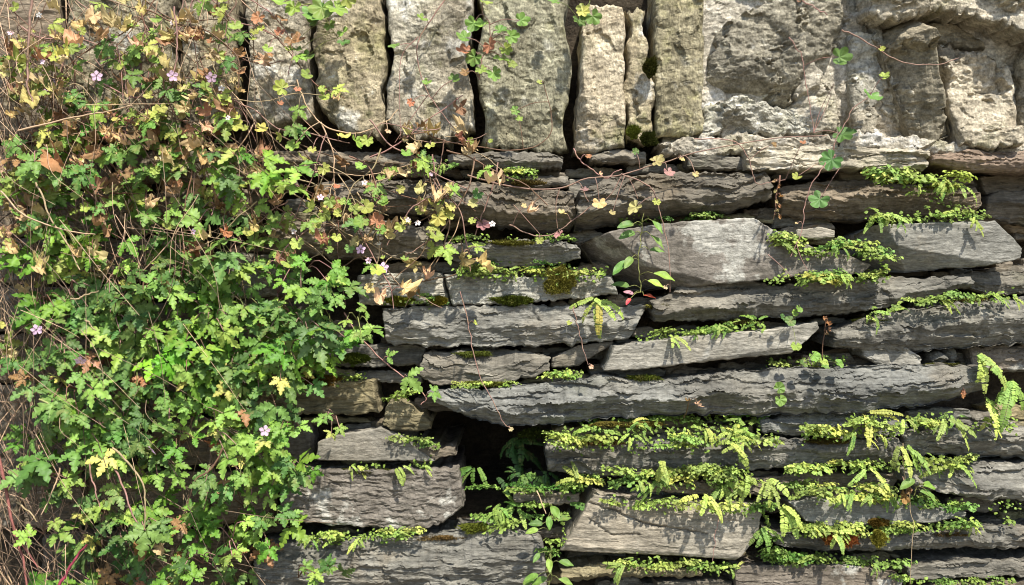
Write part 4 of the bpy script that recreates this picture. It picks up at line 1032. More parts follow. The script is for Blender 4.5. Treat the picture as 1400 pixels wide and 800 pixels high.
# thin moss along the joints
rm = random.Random(9)
for (px, py, w, lab) in ((905, 418, 22, 'thin moss film at the left end of the long tilted slate'), (1010, 440, 20, 'thin moss film on the slab with orange veins'), (1190, 438, 24, 'thin moss film on the ridged slate'), (1330, 412, 30, 'thin moss film at the right of the ridged slate'),
        (660, 524, 30, 'thin moss film on the left half of the longest slab'), (1100, 504, 40, 'thin moss film on the right half of the longest slab'), (1290, 500, 30, 'thin moss film below the bluish pebble'), (820, 604, 36, 'thin moss film on the fern draped slab'),
        (1130, 603, 30, 'thin moss film at the right of the fern draped slab'), (1310, 640, 34, 'thin moss film on the white streaked slab'), (900, 688, 30, 'thin moss film on the cracked flat slab'), (1180, 686, 34, 'thin moss film on the slim pointed slab'),
        (1290, 728, 36, 'thin moss film at the right of the undulating slate'), (1120, 774, 40, 'thin moss film on the flat topped bottom block'), (500, 644, 40, 'thin moss film on the pitted block'), (600, 734, 36, 'thin moss film on the long bottom block'),
        (700, 332, 30, 'thin moss film on the bright rimmed strip'), (720, 250, 24, 'thin moss film on the long brown grey slate'), (1290, 256, 26, 'thin moss film on the brown slate'), (650, 484, 24, 'thin moss film on the blocky slate')):
    moss(px, py, -.02 - .01 * rm.random(), w / 1000, .0035, .012, rm.choice([(.13, .15, .03), (.10, .10, .03), (.17, .17, .035), (.14, .10, .035)]), lab, w * 22)
# orange tipped fern over the dark slate with a white seam
e = fern(815, 408, -.06, 5, .62, FH['yg'], 'yellow fern with orange frond tips drooping over the white seamed slate', 100, -90, group='ferns in the wall joints')
leaf(e, 'frond', FROND[1], P(818, 410, -.066), (.1, -.9, .4), (.05, -.2, -1), .72, (.50, .44, .11))

# the film of tiny seedlings and leaflets that lines the same joints: nobody could count it
def seedling_film():
    r2 = np.random.RandomState(3); g = Geo()
    for (pts, y, jy) in ROWS:
        p = np.array(pts, float); seg = np.hypot(*(p[1:] - p[:-1]).T); s = np.concatenate([[0], np.cumsum(seg)])
        off = r2.uniform(0, 99)
        for k in range(int(s[-1] / 1.5)):
            u = r2.uniform(0, s[-1])
            if noise3(u / 38 + off, .3, .7) < -.22: continue
            q = np.array(P(np.interp(u, s, p[:, 0]), np.interp(u, s, p[:, 1]) + r2.normal() * (2.5 + jy * .35) + 1, y + .006 + r2.normal() * .006))
            nn = np.array([r2.normal() * .35, -.65, .7 + r2.normal() * .3]); nn /= np.linalg.norm(nn)
            a = np.cross(nn, r2.normal(size=3)); a /= np.linalg.norm(a); bb = np.cross(nn, a)
            l = r2.uniform(.0012, .0030); m = 7; th = np.linspace(0, 2 * np.pi, m, endpoint=False); rr = l * (1 + .18 * np.cos(3 * th + r2.uniform(0, 6)))
            ring = q + np.outer(np.cos(th) * rr, a) + np.outer(np.sin(th) * rr * .8, bb) - nn * l * .25
            g.add(np.concatenate([[q], ring]), None, [(0, 1 + i, 1 + (i + 1) % m) for i in range(m)], r2.uniform(.45, 1.2))
    o = link('seedling_cover', g.mesh('seedling_cover', MF), color=(.30, .42, .075))
    tag(o, 'fine green cover of tiny leaves lining the joints between the slates', 'ground cover', kind='stuff')
seedling_film()

# ------------------------------------------------------------------ moss
MG = (.10, .13, .02); MB = (.15, .085, .02); MO = (.27, .12, .03)
moss(889, 92, -.03, .009, .013, .012, (.05, .055, .012), 'dark round moss ball between two upright coping stones')
moss(886, 190, -.03, .011, .010, .010, (.06, .07, .015), 'dark moss at the foot of the slim coping stone')
moss(866, 180, -.025, .009, .009, .006, MG, 'small green moss patch low beside the slim coping stone', 500)
moss(766, 384, -.038, .021, .018,   .007, (.20, .19, .035), 'brownish green moss hanging over the pale crumbly slate', 1800)
moss(700, 410, -.028, .028, .006, .006, MG, 'dark green moss line under the pale crumbly slates', 1200)
moss(545, 411, -.025, .020, .006, .006, (.16, .17, .02), 'bright moss strip at the left end of the white seamed slate', 800)
moss(600, 411, -.028, .012, .006, .006, (.2, .19, .02), 'yellow moss pad beside the diagonal crack', 600)
moss(415, 519, -.03, .045, .009, .010, MB, 'long brown moss mat on the olive stained block', 2200)
moss(486, 490, -.02, .018, .008, .008, MG, 'green moss under the leaves left of the blocky slate', 700)
moss(1135, 735, -.055, .012, .008, .006, MO, 'orange moss patch on the undulating slate, left one', 700)
moss(1160, 737, -.055, .012, .008, .006, MO, 'orange moss patch on the undulating slate, right one', 700)
moss(1200, 714, -.05, .014, .005, .006, MB, 'brown moss under the slim pointed slab', 500)
moss(1202, 737, -.06, .011, .011, .006, (.2, .2, .03), 'yellow moss hanging over the lip of the undulating slate', 700)
moss(730, 592, .0, .02, .008, .008, (.04, .06, .012), 'dark moss at the left end of the fern draped slab', 600)
moss(860, 580, -.04, .05, .004, .006, (.13, .12, .025), 'thin brown green moss seam right under the longest slab', 900)
moss(880, 516, -.045, .022, .004, .006, MG, 'thin moss line on the crest of the longest slab', 500)
moss(650, 722, -.03, .02, .006, .008, MG, 'moss at the mouth of the black hole', 500)

# ------------------------------------------------------------------ single weeds and runners
blades = lambda L_: [('blade', x, y, h, s) for (x, y, h, s) in L_]
vine([(876, 400, -.06), (874, 350, -.07), (880, 290, -.075)], 'upright willow leaved weed before the biggest flat slab, red at its foot',
     blades([(866, 306, 'mid', .9), (892, 302, 'lime', .8), (868, 318, 'mid', .9), (890, 322, 'mid', .9), (864, 352, 'lime', .8), (888, 342, 'mid', .8), (858, 358, 'mid', 1.0),
             (894, 374, 'lime', 1.1), (886, 384, 'lime', .8), (860, 392, 'mid', .9), (866, 402, 'rose', .5), (880, 404, (.42, .06, .05), .6), (862, 408, (.42, .06, .05), .45)]), STEMG, .0009, name='willowherb', cat='plant', y=-.07)
vine([(752, 800, -.06), (754, 770, -.07), (752, 745, -.075)], 'broad leaved weed at the bottom edge between the two big slabs',
     blades([(738, 756, 'mid', .6), (750, 764, 'lime', .75), (764, 768, 'mid', .75), (736, 786, 'lime', .85), (748, 790, 'mid', .85), (764, 792, 'mid', .8), (730, 794, 'mid', .7)]), STEMG, .001, name='willowherb', cat='plant', y=-.07)
vine([(750, 725, -.06), (754, 705, -.07), (752, 690, -.075)], 'small pointed leaved weed left of the cracked flat slab',
     blades([(754, 692, 'lime', .8), (764, 712, 'mid', .8), (742, 716, 'mid', .7), (750, 706, 'lime', .65), (736, 724, 'lime', .65)]), STEMG, .0009, name='willowherb', cat='plant', y=-.07)
vine([(1248, 676, -.06), (1256, 664, -.065), (1262, 660, -.07)], 'narrow leaved weed beside the reddish dead leaf at the right',
     blades([(1250, 656, 'mid', .9), (1262, 664, 'lime', 1.0), (1258, 672, 'mid', .8), (1268, 674, 'mid', .7)]), STEMG, .0008, name='willowherb', cat='plant', y=-.065)
vine([(1118, 500, -.05), (1116, 490, -.058), (1112, 484, -.06)], 'round leaved seedling on the longest slab',
     [('penny', 1110, 484, 'lime', 1.0), ('penny', 1124, 491, 'lime', 1.05), ('penny', 1100, 496, 'mid', .8), ('penny', 1144, 496, 'lime', .9), ('penny', 1124, 501, 'mid', .8)], STEMG, .0007, name='seedling', cat='plant', y=-.06, n=14)
vine([(1080, 442, -.05), (1088, 432, -.06), (1092, 420, -.065)], 'pale round leaved sprig over the right tip of the orange veined slab',
     [('penny', 1084, 437, 'blue', .95), ('penny', 1092, 420, 'lime', .7), ('penny', 1090, 427, 'lime', .6), ('penny', 1072, 434, 'blue', .6), ('penny', 1088, 470, 'lime', .9)], STEMG, .0007, name='seedling', cat='plant', y=-.065, n=14)
vine([(1063, 556, -.055), (1064, 546, -.072)], 'lone pair of round leaves in front of the longest slab', [('penny', 1062, 533, 'lime', 1.0), ('penny', 1065, 543, 'lime', 1.0)], STEMG, .0006, name='seedling', cat='plant', y=-.072, n=8)
vine([(1126, 488, -.04), (1128, 460, -.045), (1132, 434, -.05)], 'dry reddish flower stalk standing in the gap right of the orange veined slab',
     [('dead', 1130, 440, 'rust', .3), ('dead', 1134, 448, 'brown', .28), ('dead', 1128, 434, 'rust', .25), ('dead', 1130, 456, 'brown', .2)], STEMB, .0009, name='dry_flower_stalk', cat='dry stalk', y=-.05, n=12)
vine([(935, 570, -.05), (940, 556, -.07), (945, 545, -.075)], 'small brown dried seed head in front of the longest slab', [('dead', 953, 550, 'tan', .35), ('dead', 942, 546, 'rust', .25)], STEMB, .001, name='dry_flower_stalk', cat='dry stalk', y=-.075, n=10)
vine([(1066, 238, -.06), (1062, 265, -.07), (1057, 302, -.07)], 'dry brown stalk with small scales hanging at the left end of the brown slate',
     [('dead', 1064 + (i % 2) * 5 - 3, 246 + i * 7, 'rust' if i % 2 else 'tan', .22) for i in range(8)], STEMB, .0012, name='dry_flower_stalk', cat='dry stalk', y=-.07, n=14)
vine([(1316, 540, -.055), (1316, 532, -.075)], 'tiny pinkish dried sprig before the right end of the longest slab', [('dead', 1316, 534, 'rust', .28), ('dead', 1318, 540, 'rust', .25)], STEMB, .0007, name='dry_flower_stalk', cat='dry stalk', y=-.075, n=6)
vine([(1236, 652, -.05), (1238, 664, -.06), (1240, 672, -.065)], 'reddish withered leaf above the slim pointed slab', [('dead', 1238, 672, 'rust', .75), ('dead', 1244, 664, 'brown', .5)], PINKST, .0007, name='withered_sprig', cat='withered leaf', y=-.065, n=8)
# the runners that cross the wall, each traced
vine([(640, 240), (700, 255), (765, 258), (800, 245), (850, 238), (900, 224), (955, 208), (1060, 190), (1130, 185)], 'longest pink runner crossing from the rubble to the widest coping stone',
     [('ivy', 819, 274, 'gold', .85), ('ivy', 893, 222, 'gold', .9), ('ivy', 912, 232, 'rose', .7), ('ivy', 950, 236, 'gold', .4), ('ivy', 797, 258, 'rose', .5), ('ivy', 932, 216, 'gold', .35), ('ivy', 870, 210, 'blue', .45)], PINKST, .0011, y=-.075,
     sides=[[(765, 258), (760, 280), (762, 312)], [(797, 258), (800, 268), (805, 276)]])
vine([(850, 238), (880, 250), (893, 262), (900, 285), (908, 310), (914, 350), (917, 400)], 'thin pink runner hanging straight down over the biggest flat slab',
     [('ivy', 873, 280, 'gold', 1.0), ('ivy', 898, 273, 'yg', .5), ('ivy', 838, 289, 'gold', .4), ('ivy', 910, 392, 'tan', .3)], PINKST, .0009, y=-.078, sides=[[(858, 240), (866, 256), (872, 272)], [(850, 240), (838, 262), (826, 275)]])
vine([(696, 306), (720, 318), (745, 322), (765, 315), (785, 298), (808, 282), (822, 280)], 'sagging pink runner below the brown grey slate', [('ivy', 765, 318, 'rose', .65), ('ivy', 772, 291, 'gold', .6), ('ivy', 738, 326, 'yg', .5), ('ivy', 715, 283, 'gold', .35)], PINKST, .0009, y=-.07,
     sides=[[(702, 280), (720, 300), (738, 320)]])
vine([(785, 203), (792, 218), (806, 232), (828, 243), (840, 236), (850, 232)], 'curly runner under the pale chamfered coping stone', [('ivy', 802, 213, 'rust', .4), ('ivy', 822, 236, 'tan', .25)], PINKST, .001, y=-.06)
vine([(520, 332), (526, 360), (540, 385), (565, 402), (605, 420)], 'brown runner bending over the left end of the pale crumbly slates', [('ivy', 511, 392, 'gold', .8), ('ivy', 524, 350, 'yg', .3)], PINKST, .001, y=-.055)
vine([(630, 398), (640, 440), (645, 470), (655, 508), (672, 545), (685, 572), (696, 586)], 'thin runner hanging over the white seamed slate to the longest slab', [('ivy', 648, 440, 'yg', .35), ('ivy', 697, 586, 'tan', .3)], PINKST, .0008, y=-.075)
vine([(783, 418), (788, 440), (795, 470), (803, 500)], 'short thin runner hanging below the orange tipped fern', [('ivy', 780, 440, 'yg', .35), ('ivy', 807, 500, 'tan', .3)], PINKST, .0008, y=-.07)
vine([(648, 215), (642, 250), (622, 290), (600, 318), (572, 338), (556, 348)], 'runner slanting down to the left across the brown grey slate', [('ivy', 620, 256, 'gold', .85), ('ivy', 590, 322, 'yel', .55), ('ivy', 555, 352, 'yg', .5), ('dead', 583, 290, 'tan', .8)], PINKST, .0012, y=-.06)
vine([(682, 222), (672, 260), (660, 290), (650, 322)], 'pinkish runner with a rose leaf hanging at the middle of the brown grey slate', [('ivy', 658, 304, 'rose', .85), ('ivy', 655, 262, 'blue', .7), ('ivy', 652, 278, 'gold', .7), ('ivy', 648, 300, 'yg', .5), ('flower', 673, 306, WHITE, .55)], PINKST, .0011, y=-.065)
vine([(350, 238), (380, 252), (410, 270), (440, 295), (470, 318), (500, 330), (540, 352), (570, 353)], 'long runner slanting along the slate with the bright top band', [('ivy', 440, 285, 'yel', 1.0), ('ivy', 470, 278, 'lime', .7), ('ivy', 482, 290, 'yg', .7), ('ivy', 385, 272, 'rust', .9), ('ivy', 512, 308, 'rust', 1.0), ('ivy', 516, 316, 'mid', .7), ('flower', 524, 366, PETAL, .9), ('flower', 493, 341, PETAL, .8), ('ivy', 478, 336, 'mid', .6)], STRAW, .0012, y=-.065,
     sides=[[(462, 238), (478, 262), (489, 290), (488, 318), (480, 326)], [(508, 240), (509, 270), (510, 302)]])
vine([(362, 296), (395, 316), (425, 336), (445, 352), (462, 368)], 'pale runner in front of the dark lower face left of the pink star flowers', [('ivy', 392, 290, 'yg', .6), ('herb', 372, 326, 'lime', .6), ('ivy', 447, 340, 'lime', .5), ('herb', 410, 368, 'mid', .8)], STRAW, .001, y=-.06)
vine([(520, 388), (570, 386), (620, 376), (632, 350), (630, 330)], 'stiff brown stalk lying along the pale crumbly slates', [('ivy', 632, 374, 'lime', .5), ('ivy', 640, 352, 'yg', .3)], STEMB, .0011, y=-.05)
vine([(420, 402), (455, 372), (500, 352), (528, 358)], 'brown stalk above the pale slate left of the diagonal crack', [('herb', 460, 372, 'lime', .7), ('ivy', 470, 384, 'lime', .6), ('herb', 478, 392, 'blue', .9)], STEMB, .0011, y=-.055)
vine([(470, 428), (500, 470), (545, 512), (580, 540), (575, 555)], 'stalk trailing from the tangle into the black gap by the blocky slate', [('herb', 556, 514, 'mid', .9), ('herb', 592, 536, 'mid', .55), ('ivy', 494, 452, 'lime', .8), ('herb', 530, 488, 'mid', .5)], PINKST, .0011, y=-.055)
vine([(545, 190), (580, 180), (600, 190), (640, 200), (700, 205), (740, 195), (755, 170), (745, 120)], 'grey stalk looping under the white patched coping stone', [('ivy', 640, 195, 'yg', .5), ('ivy', 668, 193, 'yg', .35), ('ivy', 708, 150, 'lime', .6), ('ivy', 710, 165, 'lime', .5), ('ivy', 740, 113, 'yg', .4)], STEMB, .001, y=-.05)
vine([(610, 0), (580, 40), (572, 80), (585, 130), (610, 160), (650, 205)], 'thin red runner across the white patched coping stone', [('ivy', 586, 110, 'mid', .6), ('ivy', 618, 110, 'mid', .7), ('ivy', 545, 62, 'lime', .8), ('ivy', 580, 24, 'lime', .7), ('ivy', 564, 138, 'rust', .5), ('ivy', 556, 190, 'tan', .4)], PINKST, .0009, y=-.045,
     sides=[[(572, 50), (550, 75), (546, 120), (548, 190)], [(585, 130), (560, 165), (540, 195)]])
vine([(405, 108), (418, 142), (440, 170), (478, 182), (505, 178), (530, 165), (545, 150)], 'pinkish brown runner arching under the olive grey coping stone', [('ivy', 486, 188, 'lime', 1.0), ('ivy', 390, 122, 'yg', 1.0), ('ivy', 405, 195, 'lime', .9), ('ivy', 530, 178, 'tan', .4)], STRAW, .0012, y=-.055)
vine([(385, -10), (398, 8), (420, 5), (445, 8)], 'bright green leaf cluster at the top edge over the olive grey coping stone', [('ivy', 390, 2, 'lime', 1.2), ('ivy', 405, 6, 'lime', 1.1), ('ivy', 442, 4, 'lime', 1.5), ('ivy', 455, 8, 'lime', 1.3), ('ivy', 428, 12, 'mid', 1.6), ('ivy', 468, -2, 'yg', 1.1), ('ivy', 436, 22, 'deep', 1.1)], STEMG, .001, y=-.055)
vine([(440, 12), (448, 30), (462, 52)], 'small green sprig on the olive grey coping stone below the bright cluster', [('ivy', 450, 32, 'lime', .8), ('ivy', 468, 42, 'lime', .8), ('ivy', 468, 56, 'mid', .8), ('ivy', 412, 50, 'rust', .9), ('ivy', 410, 68, 'mid', 1.0), ('ivy', 424, 74, 'mid', 1.0)], STEMG, .0008, y=-.045)
vine([(655, 110), (660, 80), (672, 50), (660, 15)], 'round leaved clump with rusty older leaves over the gap beside the widest coping stone',
     [('ivy', 650, 28, 'lime', 1.0), ('ivy', 664, 34, 'lime', 1.0), ('ivy', 678, 42, 'lime', .9), ('ivy', 640, 52, 'lime', .9), ('ivy', 694, 48, 'lime', .9), ('ivy', 668, 58, 'rust', 1.0), ('ivy', 640, 70, 'rust', .9), ('ivy', 652, 74, 'mid', 1.0), ('ivy', 684, 78, 'lime', 1.0), ('ivy', 696, 84, 'yg', .7), ('ivy', 672, 96, 'mid', .9), ('ivy', 640, 98, 'rust', .6), ('ivy', 656, 92, 'yg', .7), ('ivy', 688, 64, 'lime', .8), ('ivy', 708, 28, 'lime', .9), ('ivy', 660, 2, 'yg', .8)], PINKST, .001, y=-.06)
vine([(812, -10), (800, 10), (790, 28)], 'olive leaved sprig hanging at the top left of the pale chamfered coping stone', [('ivy', 800, 8, 'yg', .9), ('ivy', 808, 18, 'deep', 1.0), ('ivy', 790, 24, 'deep', .9), ('ivy', 794, 14, 'yel', .8), ('ivy', 764, 2, 'mid', .8)], STEMG, .0008, y=-.045)
vine([(1088, -6), (1110, 8), (1132, 20)], 'red runner over the top of the big lichened boulder', [('ivy', 1090, 2, 'rust', .25)], PINKST, .001, y=-.05)
vine([(1150, 40), (1166, 48), (1195, 64), (1218, 76), (1245, 87), (1278, 89), (1312, 80)], 'red runner crossing the jutting dark rubble stone', [('ivy', 1203, 66, 'yg', .4)], PINKST, .001, y=-.085)
vine([(1080, 50), (1088, 66), (1096, 80), (1105, 130), (1112, 182)], 'thin red runner down the white lime crusted stone', [('ivy', 1142, 78, 'deep', 1.2), ('ivy', 1145, 182, 'deep', 1.35)], PINKST, .0008, y=-.04, sides=[[(1112, 182), (1122, 150), (1140, 115)], [(1112, 182), (1128, 150), (1136, 130)]])
vine([(1146, 230), (1140, 200), (1150, 178), (1165, 152), (1190, 130)], 'fine pink stems with two blue green leaves at the foot of the rubble', [('ivy', 1190, 128, 'blue', 1.15), ('ivy', 1142, 214, 'blue', 1.35), ('ivy', 1124, 268, 'blue', 1.2), ('ivy', 1092, 240, 'yg', .6), ('ivy', 1206, 106, 'yg', .6)], PINKST, .0008, y=-.06)
vine([(1130, 222), (1112, 250), (1100, 285), (1098, 310), (1080, 352)], 'fine pink runner over the left end of the brown slate', [('ivy', 1090, 305, 'tan', .2)], PINKST, .0008, y=-.075, sides=[[(1088, 330), (1094, 350), (1104, 370)], [(1050, 348), (1066, 362), (1082, 378)]])
vine([(950, 190), (1000, 192), (1020, 212), (1030, 240), (1040, 252), (1075, 246)], 'thin brown runner along the orange tinted mortar smear', [('ivy', 1056, 198, 'rust', .4), ('ivy', 1096, 196, 'rust', .4)], PINKST, .0008, y=-.06)
vine([(1234, 605, -.06), (1235, 640, -.065), (1240, 668, -.065), (1246, 700, -.065), (1247, 740, -.07), (1244, 800, -.065)], 'hair thin grey stem hanging to the bottom edge over the slim pointed slab', [], STRAW, .0006)
vine([(983, 700, -.075), (978, 730, -.075), (974, 766, -.075)], 'hair thin stem hanging over the cracked flat slab', [], PINKST, .0006)
vine([(1195, 596), (1199, 604)], 'short pale stub of stem over the arching low slate', [], STRAW, .0006, n=5)
vine([(735, 672, -.05), (742, 690, -.06), (748, 702, -.065)], 'pale bent stalk at the right of the black hole', [], STRAW, .0011, n=8)
# ================================================================== the leafy tangle at the left
rg = random.Random(77)
# dead stalks nobody could count: one object
def tangle():
    g = Geo(); r2 = random.Random(5)
    for k in range(1120):
        x = (r2.random() ** 1.5) * 380 - 30; y0 = r2.uniform(-30, 800)
        if x > 150 and y0 > 330: 
            if r2.random() < .55: continue
        if x > 330 and y0 > 260: continue
        if 110 < x < 330 and y0 < 190 and r2.random() < .5: continue
        ln = r2.uniform(40, 190); a = R(r2.gauss(80, 34)); yy = r2.uniform(-.06, -.005) if k < 850 else r2.uniform(-.125, -.06)
        p = [(x, y0, yy), (x + math.cos(a) * ln * .5 + r2.uniform(-12, 12), y0 + math.sin(a) * ln * .5, yy - r2.uniform(0, .02)), (x + math.cos(a) * ln + r2.uniform(-20, 20), y0 + math.sin(a) * ln, yy + r2.uniform(-.02, .02))]
        rr = r2.choice([.0005, .0006, .0008, .0011]) if k < 850 else r2.choice([.0004, .0005, .0006])
        tube(g, smooth_path([np.array(P(*q)) for q in p], 9, .003, k * 1.7), rr, rr * .6, 4, r2.choice([.35, .5, .7, .9, 1.2, 1.5]))
    o = link('dead_stalks', g.mesh('dead_stalks', MS), color=(.31, .215, .15))
    tag(o, 'brown and straw coloured tangle of dead stalks over the left of the wall', 'dead stalks', kind='stuff')
tangle()

# named areas, in photo pixels, each told by what it stands beside
def zone(px, py):
    if py < 110: z = 'near the top edge'
    elif py < 210: z = 'at the foot of the coping'
    elif py < 310: z = 'in the brown tangle'
    elif py < 400: z = 'above the green mass'
    elif py < 500: z = 'in the upper green mass'
    elif py < 600: z = 'in the mid green mass'
    elif py < 700: z = 'in the lower green mass'
    else: z = 'along the bottom edge'
    if px < 70: h = 'beside the left edge'
    elif px < 150: h = 'left of the pink flowers'
    elif px < 235: h = 'under the pink flowers'
    elif px < 320: h = 'right of the pink flowers'
    elif px < 400: h = 'towards the bare slates'
    else: h = 'over the slate ends'
    return z, h

HNAME = [('lime', 'lime green', LIME), ('mid', 'mid green', MID), ('deep', 'dark green', DEEP), ('blue', 'blue green', BLUEG), ('mid', 'grass green', (.12, .25, .03))]
def dens(px, py):
    """how thick the green mass is there, 0..1"""
    edge = np.interp(py, [250, 300, 340, 400, 450, 520, 560, 640, 720, 800], [335, 365, 405, 478, 500, 432, 405, 415, 385, 340])
    lft = np.interp(py, [250, 380, 450, 600, 640, 800], [30, 20, 30, 40, 25, 60])
    d = ss(edge + 8, edge - 40, px) * ss(lft - 20, lft + 70, px)
    d *= np.interp(py, [150, 240, 300, 360, 420, 600, 660, 720, 800], [.03, .10, .22, .5, .9, 1, .7, .55, .5])
    hole = ((px - 255) / 60) ** 2 + ((py - 665) / 40) ** 2
    if hole < 1: d *= .25
    hole = ((px - 85) / 45) ** 2 + ((py - 715) / 60) ** 2
    if hole < 1: d *= .2
    hole = ((px - 335) / 50) ** 2 + ((py - 372) / 24) ** 2
    if hole < 1: d *= .15
    hole = ((px - 60) / 50) ** 2 + ((py - 560) / 30) ** 2
    if hole < 1: d *= .3
    return float(d)

placed = []
tries = 0
while tries < 9000 and len(placed) < 118:
    tries += 1
    px, py = rg.uniform(10, 520), rg.uniform(160, 805)
    d = dens(px, py)
    if rg.random() > d: continue
    if any((px - a) ** 2 + (py - b) ** 2 < (27 + 26 * (1 - d)) ** 2 for a, b in placed): continue
    placed.append((px, py))
PINKF = [(289, 106), (132, 104), (208, 615), (362, 589), (110, 493), (50, 451), (236, 104)]
for (px, py) in placed:
    i = rg.choices(range(5), [.24, .32, .16, .10, .36])[0]
    key, hn, col = HNAME[i]
    z, h = zone(px, py)
    size = rg.uniform(.8, 1.15); big = 'large' if size > 1.02 else 'small' if size < .9 else 'middling'
    y = rg.uniform(-.085, -.04) - .02 * dens(px, py)
    n = rg.randint(5, 9)
    herb(px, py, y, col, n, size, rg.uniform(30, 46), f'{hn} {big}-leaved geranium {z}, {h}', 'wild geraniums of the leafy tangle', rg=rg)
for j, (fx, fy) in enumerate(PINKF):
    where = ['before the narrow upright coping stone', 'near the top left', 'low in the green mass, the lowest bloom', 'beside the olive stained block',
             'at the left of the green mass', 'close to the left edge', 'left of the narrow upright coping stone'][j]
    herb(fx - 12, fy + 30, -.075, MID, 4, .7, 26, f'geranium bearing a pink flower {where}', flowers=[(fx, fy, -.125, j % 4)], rg=rg)
# plants at the edge of the mass, traced one by one
for (px, py, hue, sz, n, lab) in ((212, 487, (.16, .38, .03), 1.25, 3, 'brightest lime geranium leaves in the heart of the green mass'), (265, 500, LIME, 1.1, 3, 'lime geranium just right of the brightest leaves'),
      (208, 400, DEEP, 1.2, 4, 'dark leaved geranium above the brightest leaves'), (62, 220, MID, 1.1, 3, 'geranium leaves in the brown tangle beside the left edge under the coping'), (92, 240, MID, 1.2, 3, 'feathery leaf pair left of the withered leaf in the upper tangle'),
      (400, 246, LIME, 1.1, 3, 'lime geranium spray before the dark weathered ledge'), (175, 210, MID, 1.25, 3, 'broad feathery leaf below the leftmost coping stone'), (300, 340, BLUEG, 1.2, 4, 'blue green geranium over the grey stone end'),
      (450, 405, MID, 1.0, 5, 'geranium lapping onto the white seamed slate'), (420, 455, BLUEG, 1.25, 5, 'hanging blue green geranium left of the blocky slate'), (490, 440, LIME, .8, 5, 'small lime geranium at the left end of the white seamed slate'),
      (400, 585, LIME, .9, 4, 'lime geranium under the olive stained block'), (460, 575, LIME, .6, 4, 'tiny lime geranium above the round topped flat grey stone'), (400, 650, MID, .9, 5, 'geranium hanging at the left end of the pitted block'),
      (380, 715, MID, .95, 5, 'geranium at the lower left corner of the pitted block'), (450, 785, DEEP, .8, 3, 'dark sprig against the long bottom block'), (408, 790, LIME, .6, 3, 'tiny yellowish sprig on the long bottom block'),
      (120, 590, LIME, 1.15, 5, 'long fresh geranium spray left of the lowest pink flower'), (40, 640, MID, 1.25, 5, 'drooping geranium beside the left edge low down'), (60, 730, LIME, .9, 3, 'small lime geranium over the bare grey stone'),
      (150, 700, LIME, .9, 5, 'bright yellowish geranium above the red stem'), (200, 720, MID, 1.1, 5, 'geranium around the foot of the long bent straw')):
    herb(px, py, -.1, hue, n, sz, 24, lab, 'wild geraniums of the leafy tangle', rg=rg)

# trailing stems with round leaves over the upper left
seen = 0
LK = [('yellow green', YG, .50), ('fresh green', LIME, .28), ('yellow', YEL, .14), ('reddish brown', RUST, .12), ('withered tan', TAN, .62)]
for k in range(148):
    x = rg.uniform(-10, 345) if k < 106 else rg.uniform(330, 640)
    y0 = rg.uniform(-30, 240) if k < 90 else rg.uniform(200, 460) if k < 106 else rg.uniform(165, 300)
    if k >= 90 and k < 106: x = rg.uniform(-10, 200)
    a = R(rg.gauss(75, 30) if k < 106 else rg.choice([rg.gauss(10, 14), rg.gauss(150, 20), rg.gauss(80, 25)])); ln = rg.uniform(70, 200)
    yb = rg.uniform(-.085, -.035)
    pts = [(x, y0)]; 
    for s in range(4):
        a += R(rg.gauss(0, 20)); pts.append((pts[-1][0] + math.cos(a) * ln / 4, pts[-1][1] + math.sin(a) * ln / 4))
    nm, c, _ = rg.choices(LK, [l[2] * (2.4 if l[0] == 'withered tan' and y0 < 190 and x < 200 else 1) for l in LK])[0]
    lv = []
    for s in range(rg.randint(3, 7) if k < 106 else rg.randint(2, 4)):
        u = rg.uniform(.1, 1); j = min(3, int(u * 4)); f = u * 4 - j
        qx = pts[j][0] * (1 - f) + pts[j + 1][0] * f + rg.uniform(-18, 18); qy = pts[j][1] * (1 - f) + pts[j + 1][1] * f + rg.uniform(-10, 20)
        t = rg.random()
        if nm == 'withered tan' and t < .75 or t < .10: lv.append(('dead', qx, qy, rg.choice(['tan', 'tan', 'brown', 'gold']), rg.uniform(.5, 1.0)))
        elif t < .8: lv.append(('ivy', qx, qy, c if nm != 'withered tan' else YG, rg.uniform(.38, .95)))
        else: lv.append(('herb', qx, qy, rg.choice(['mid', 'lime', 'yg']), rg.uniform(.5, .8)))
    if rg.random() < .2: lv.append(('flower', pts[2][0] + rg.uniform(-15, 15), pts[2][1], rg.choice([WHITE, WHITE, PETAL]), rg.uniform(.35, .55)))
    z, h = zone(*pts[2])
    if k >= 106: z = 'among the runners'; h = 'over the dark weathered ledge' if x < 440 else 'over left brown grey slate' if x < 540 else 'over mid brown grey slate'
    vine(pts, f'{nm} trailing stem {z}, {h}', lv, rg.choice([PINKST, STEMB, STRAW, PINKST, STEMB]), rg.uniform(.0007, .0012), 'trailing stems over the left of the wall', y=yb, rg=rg, n=26)

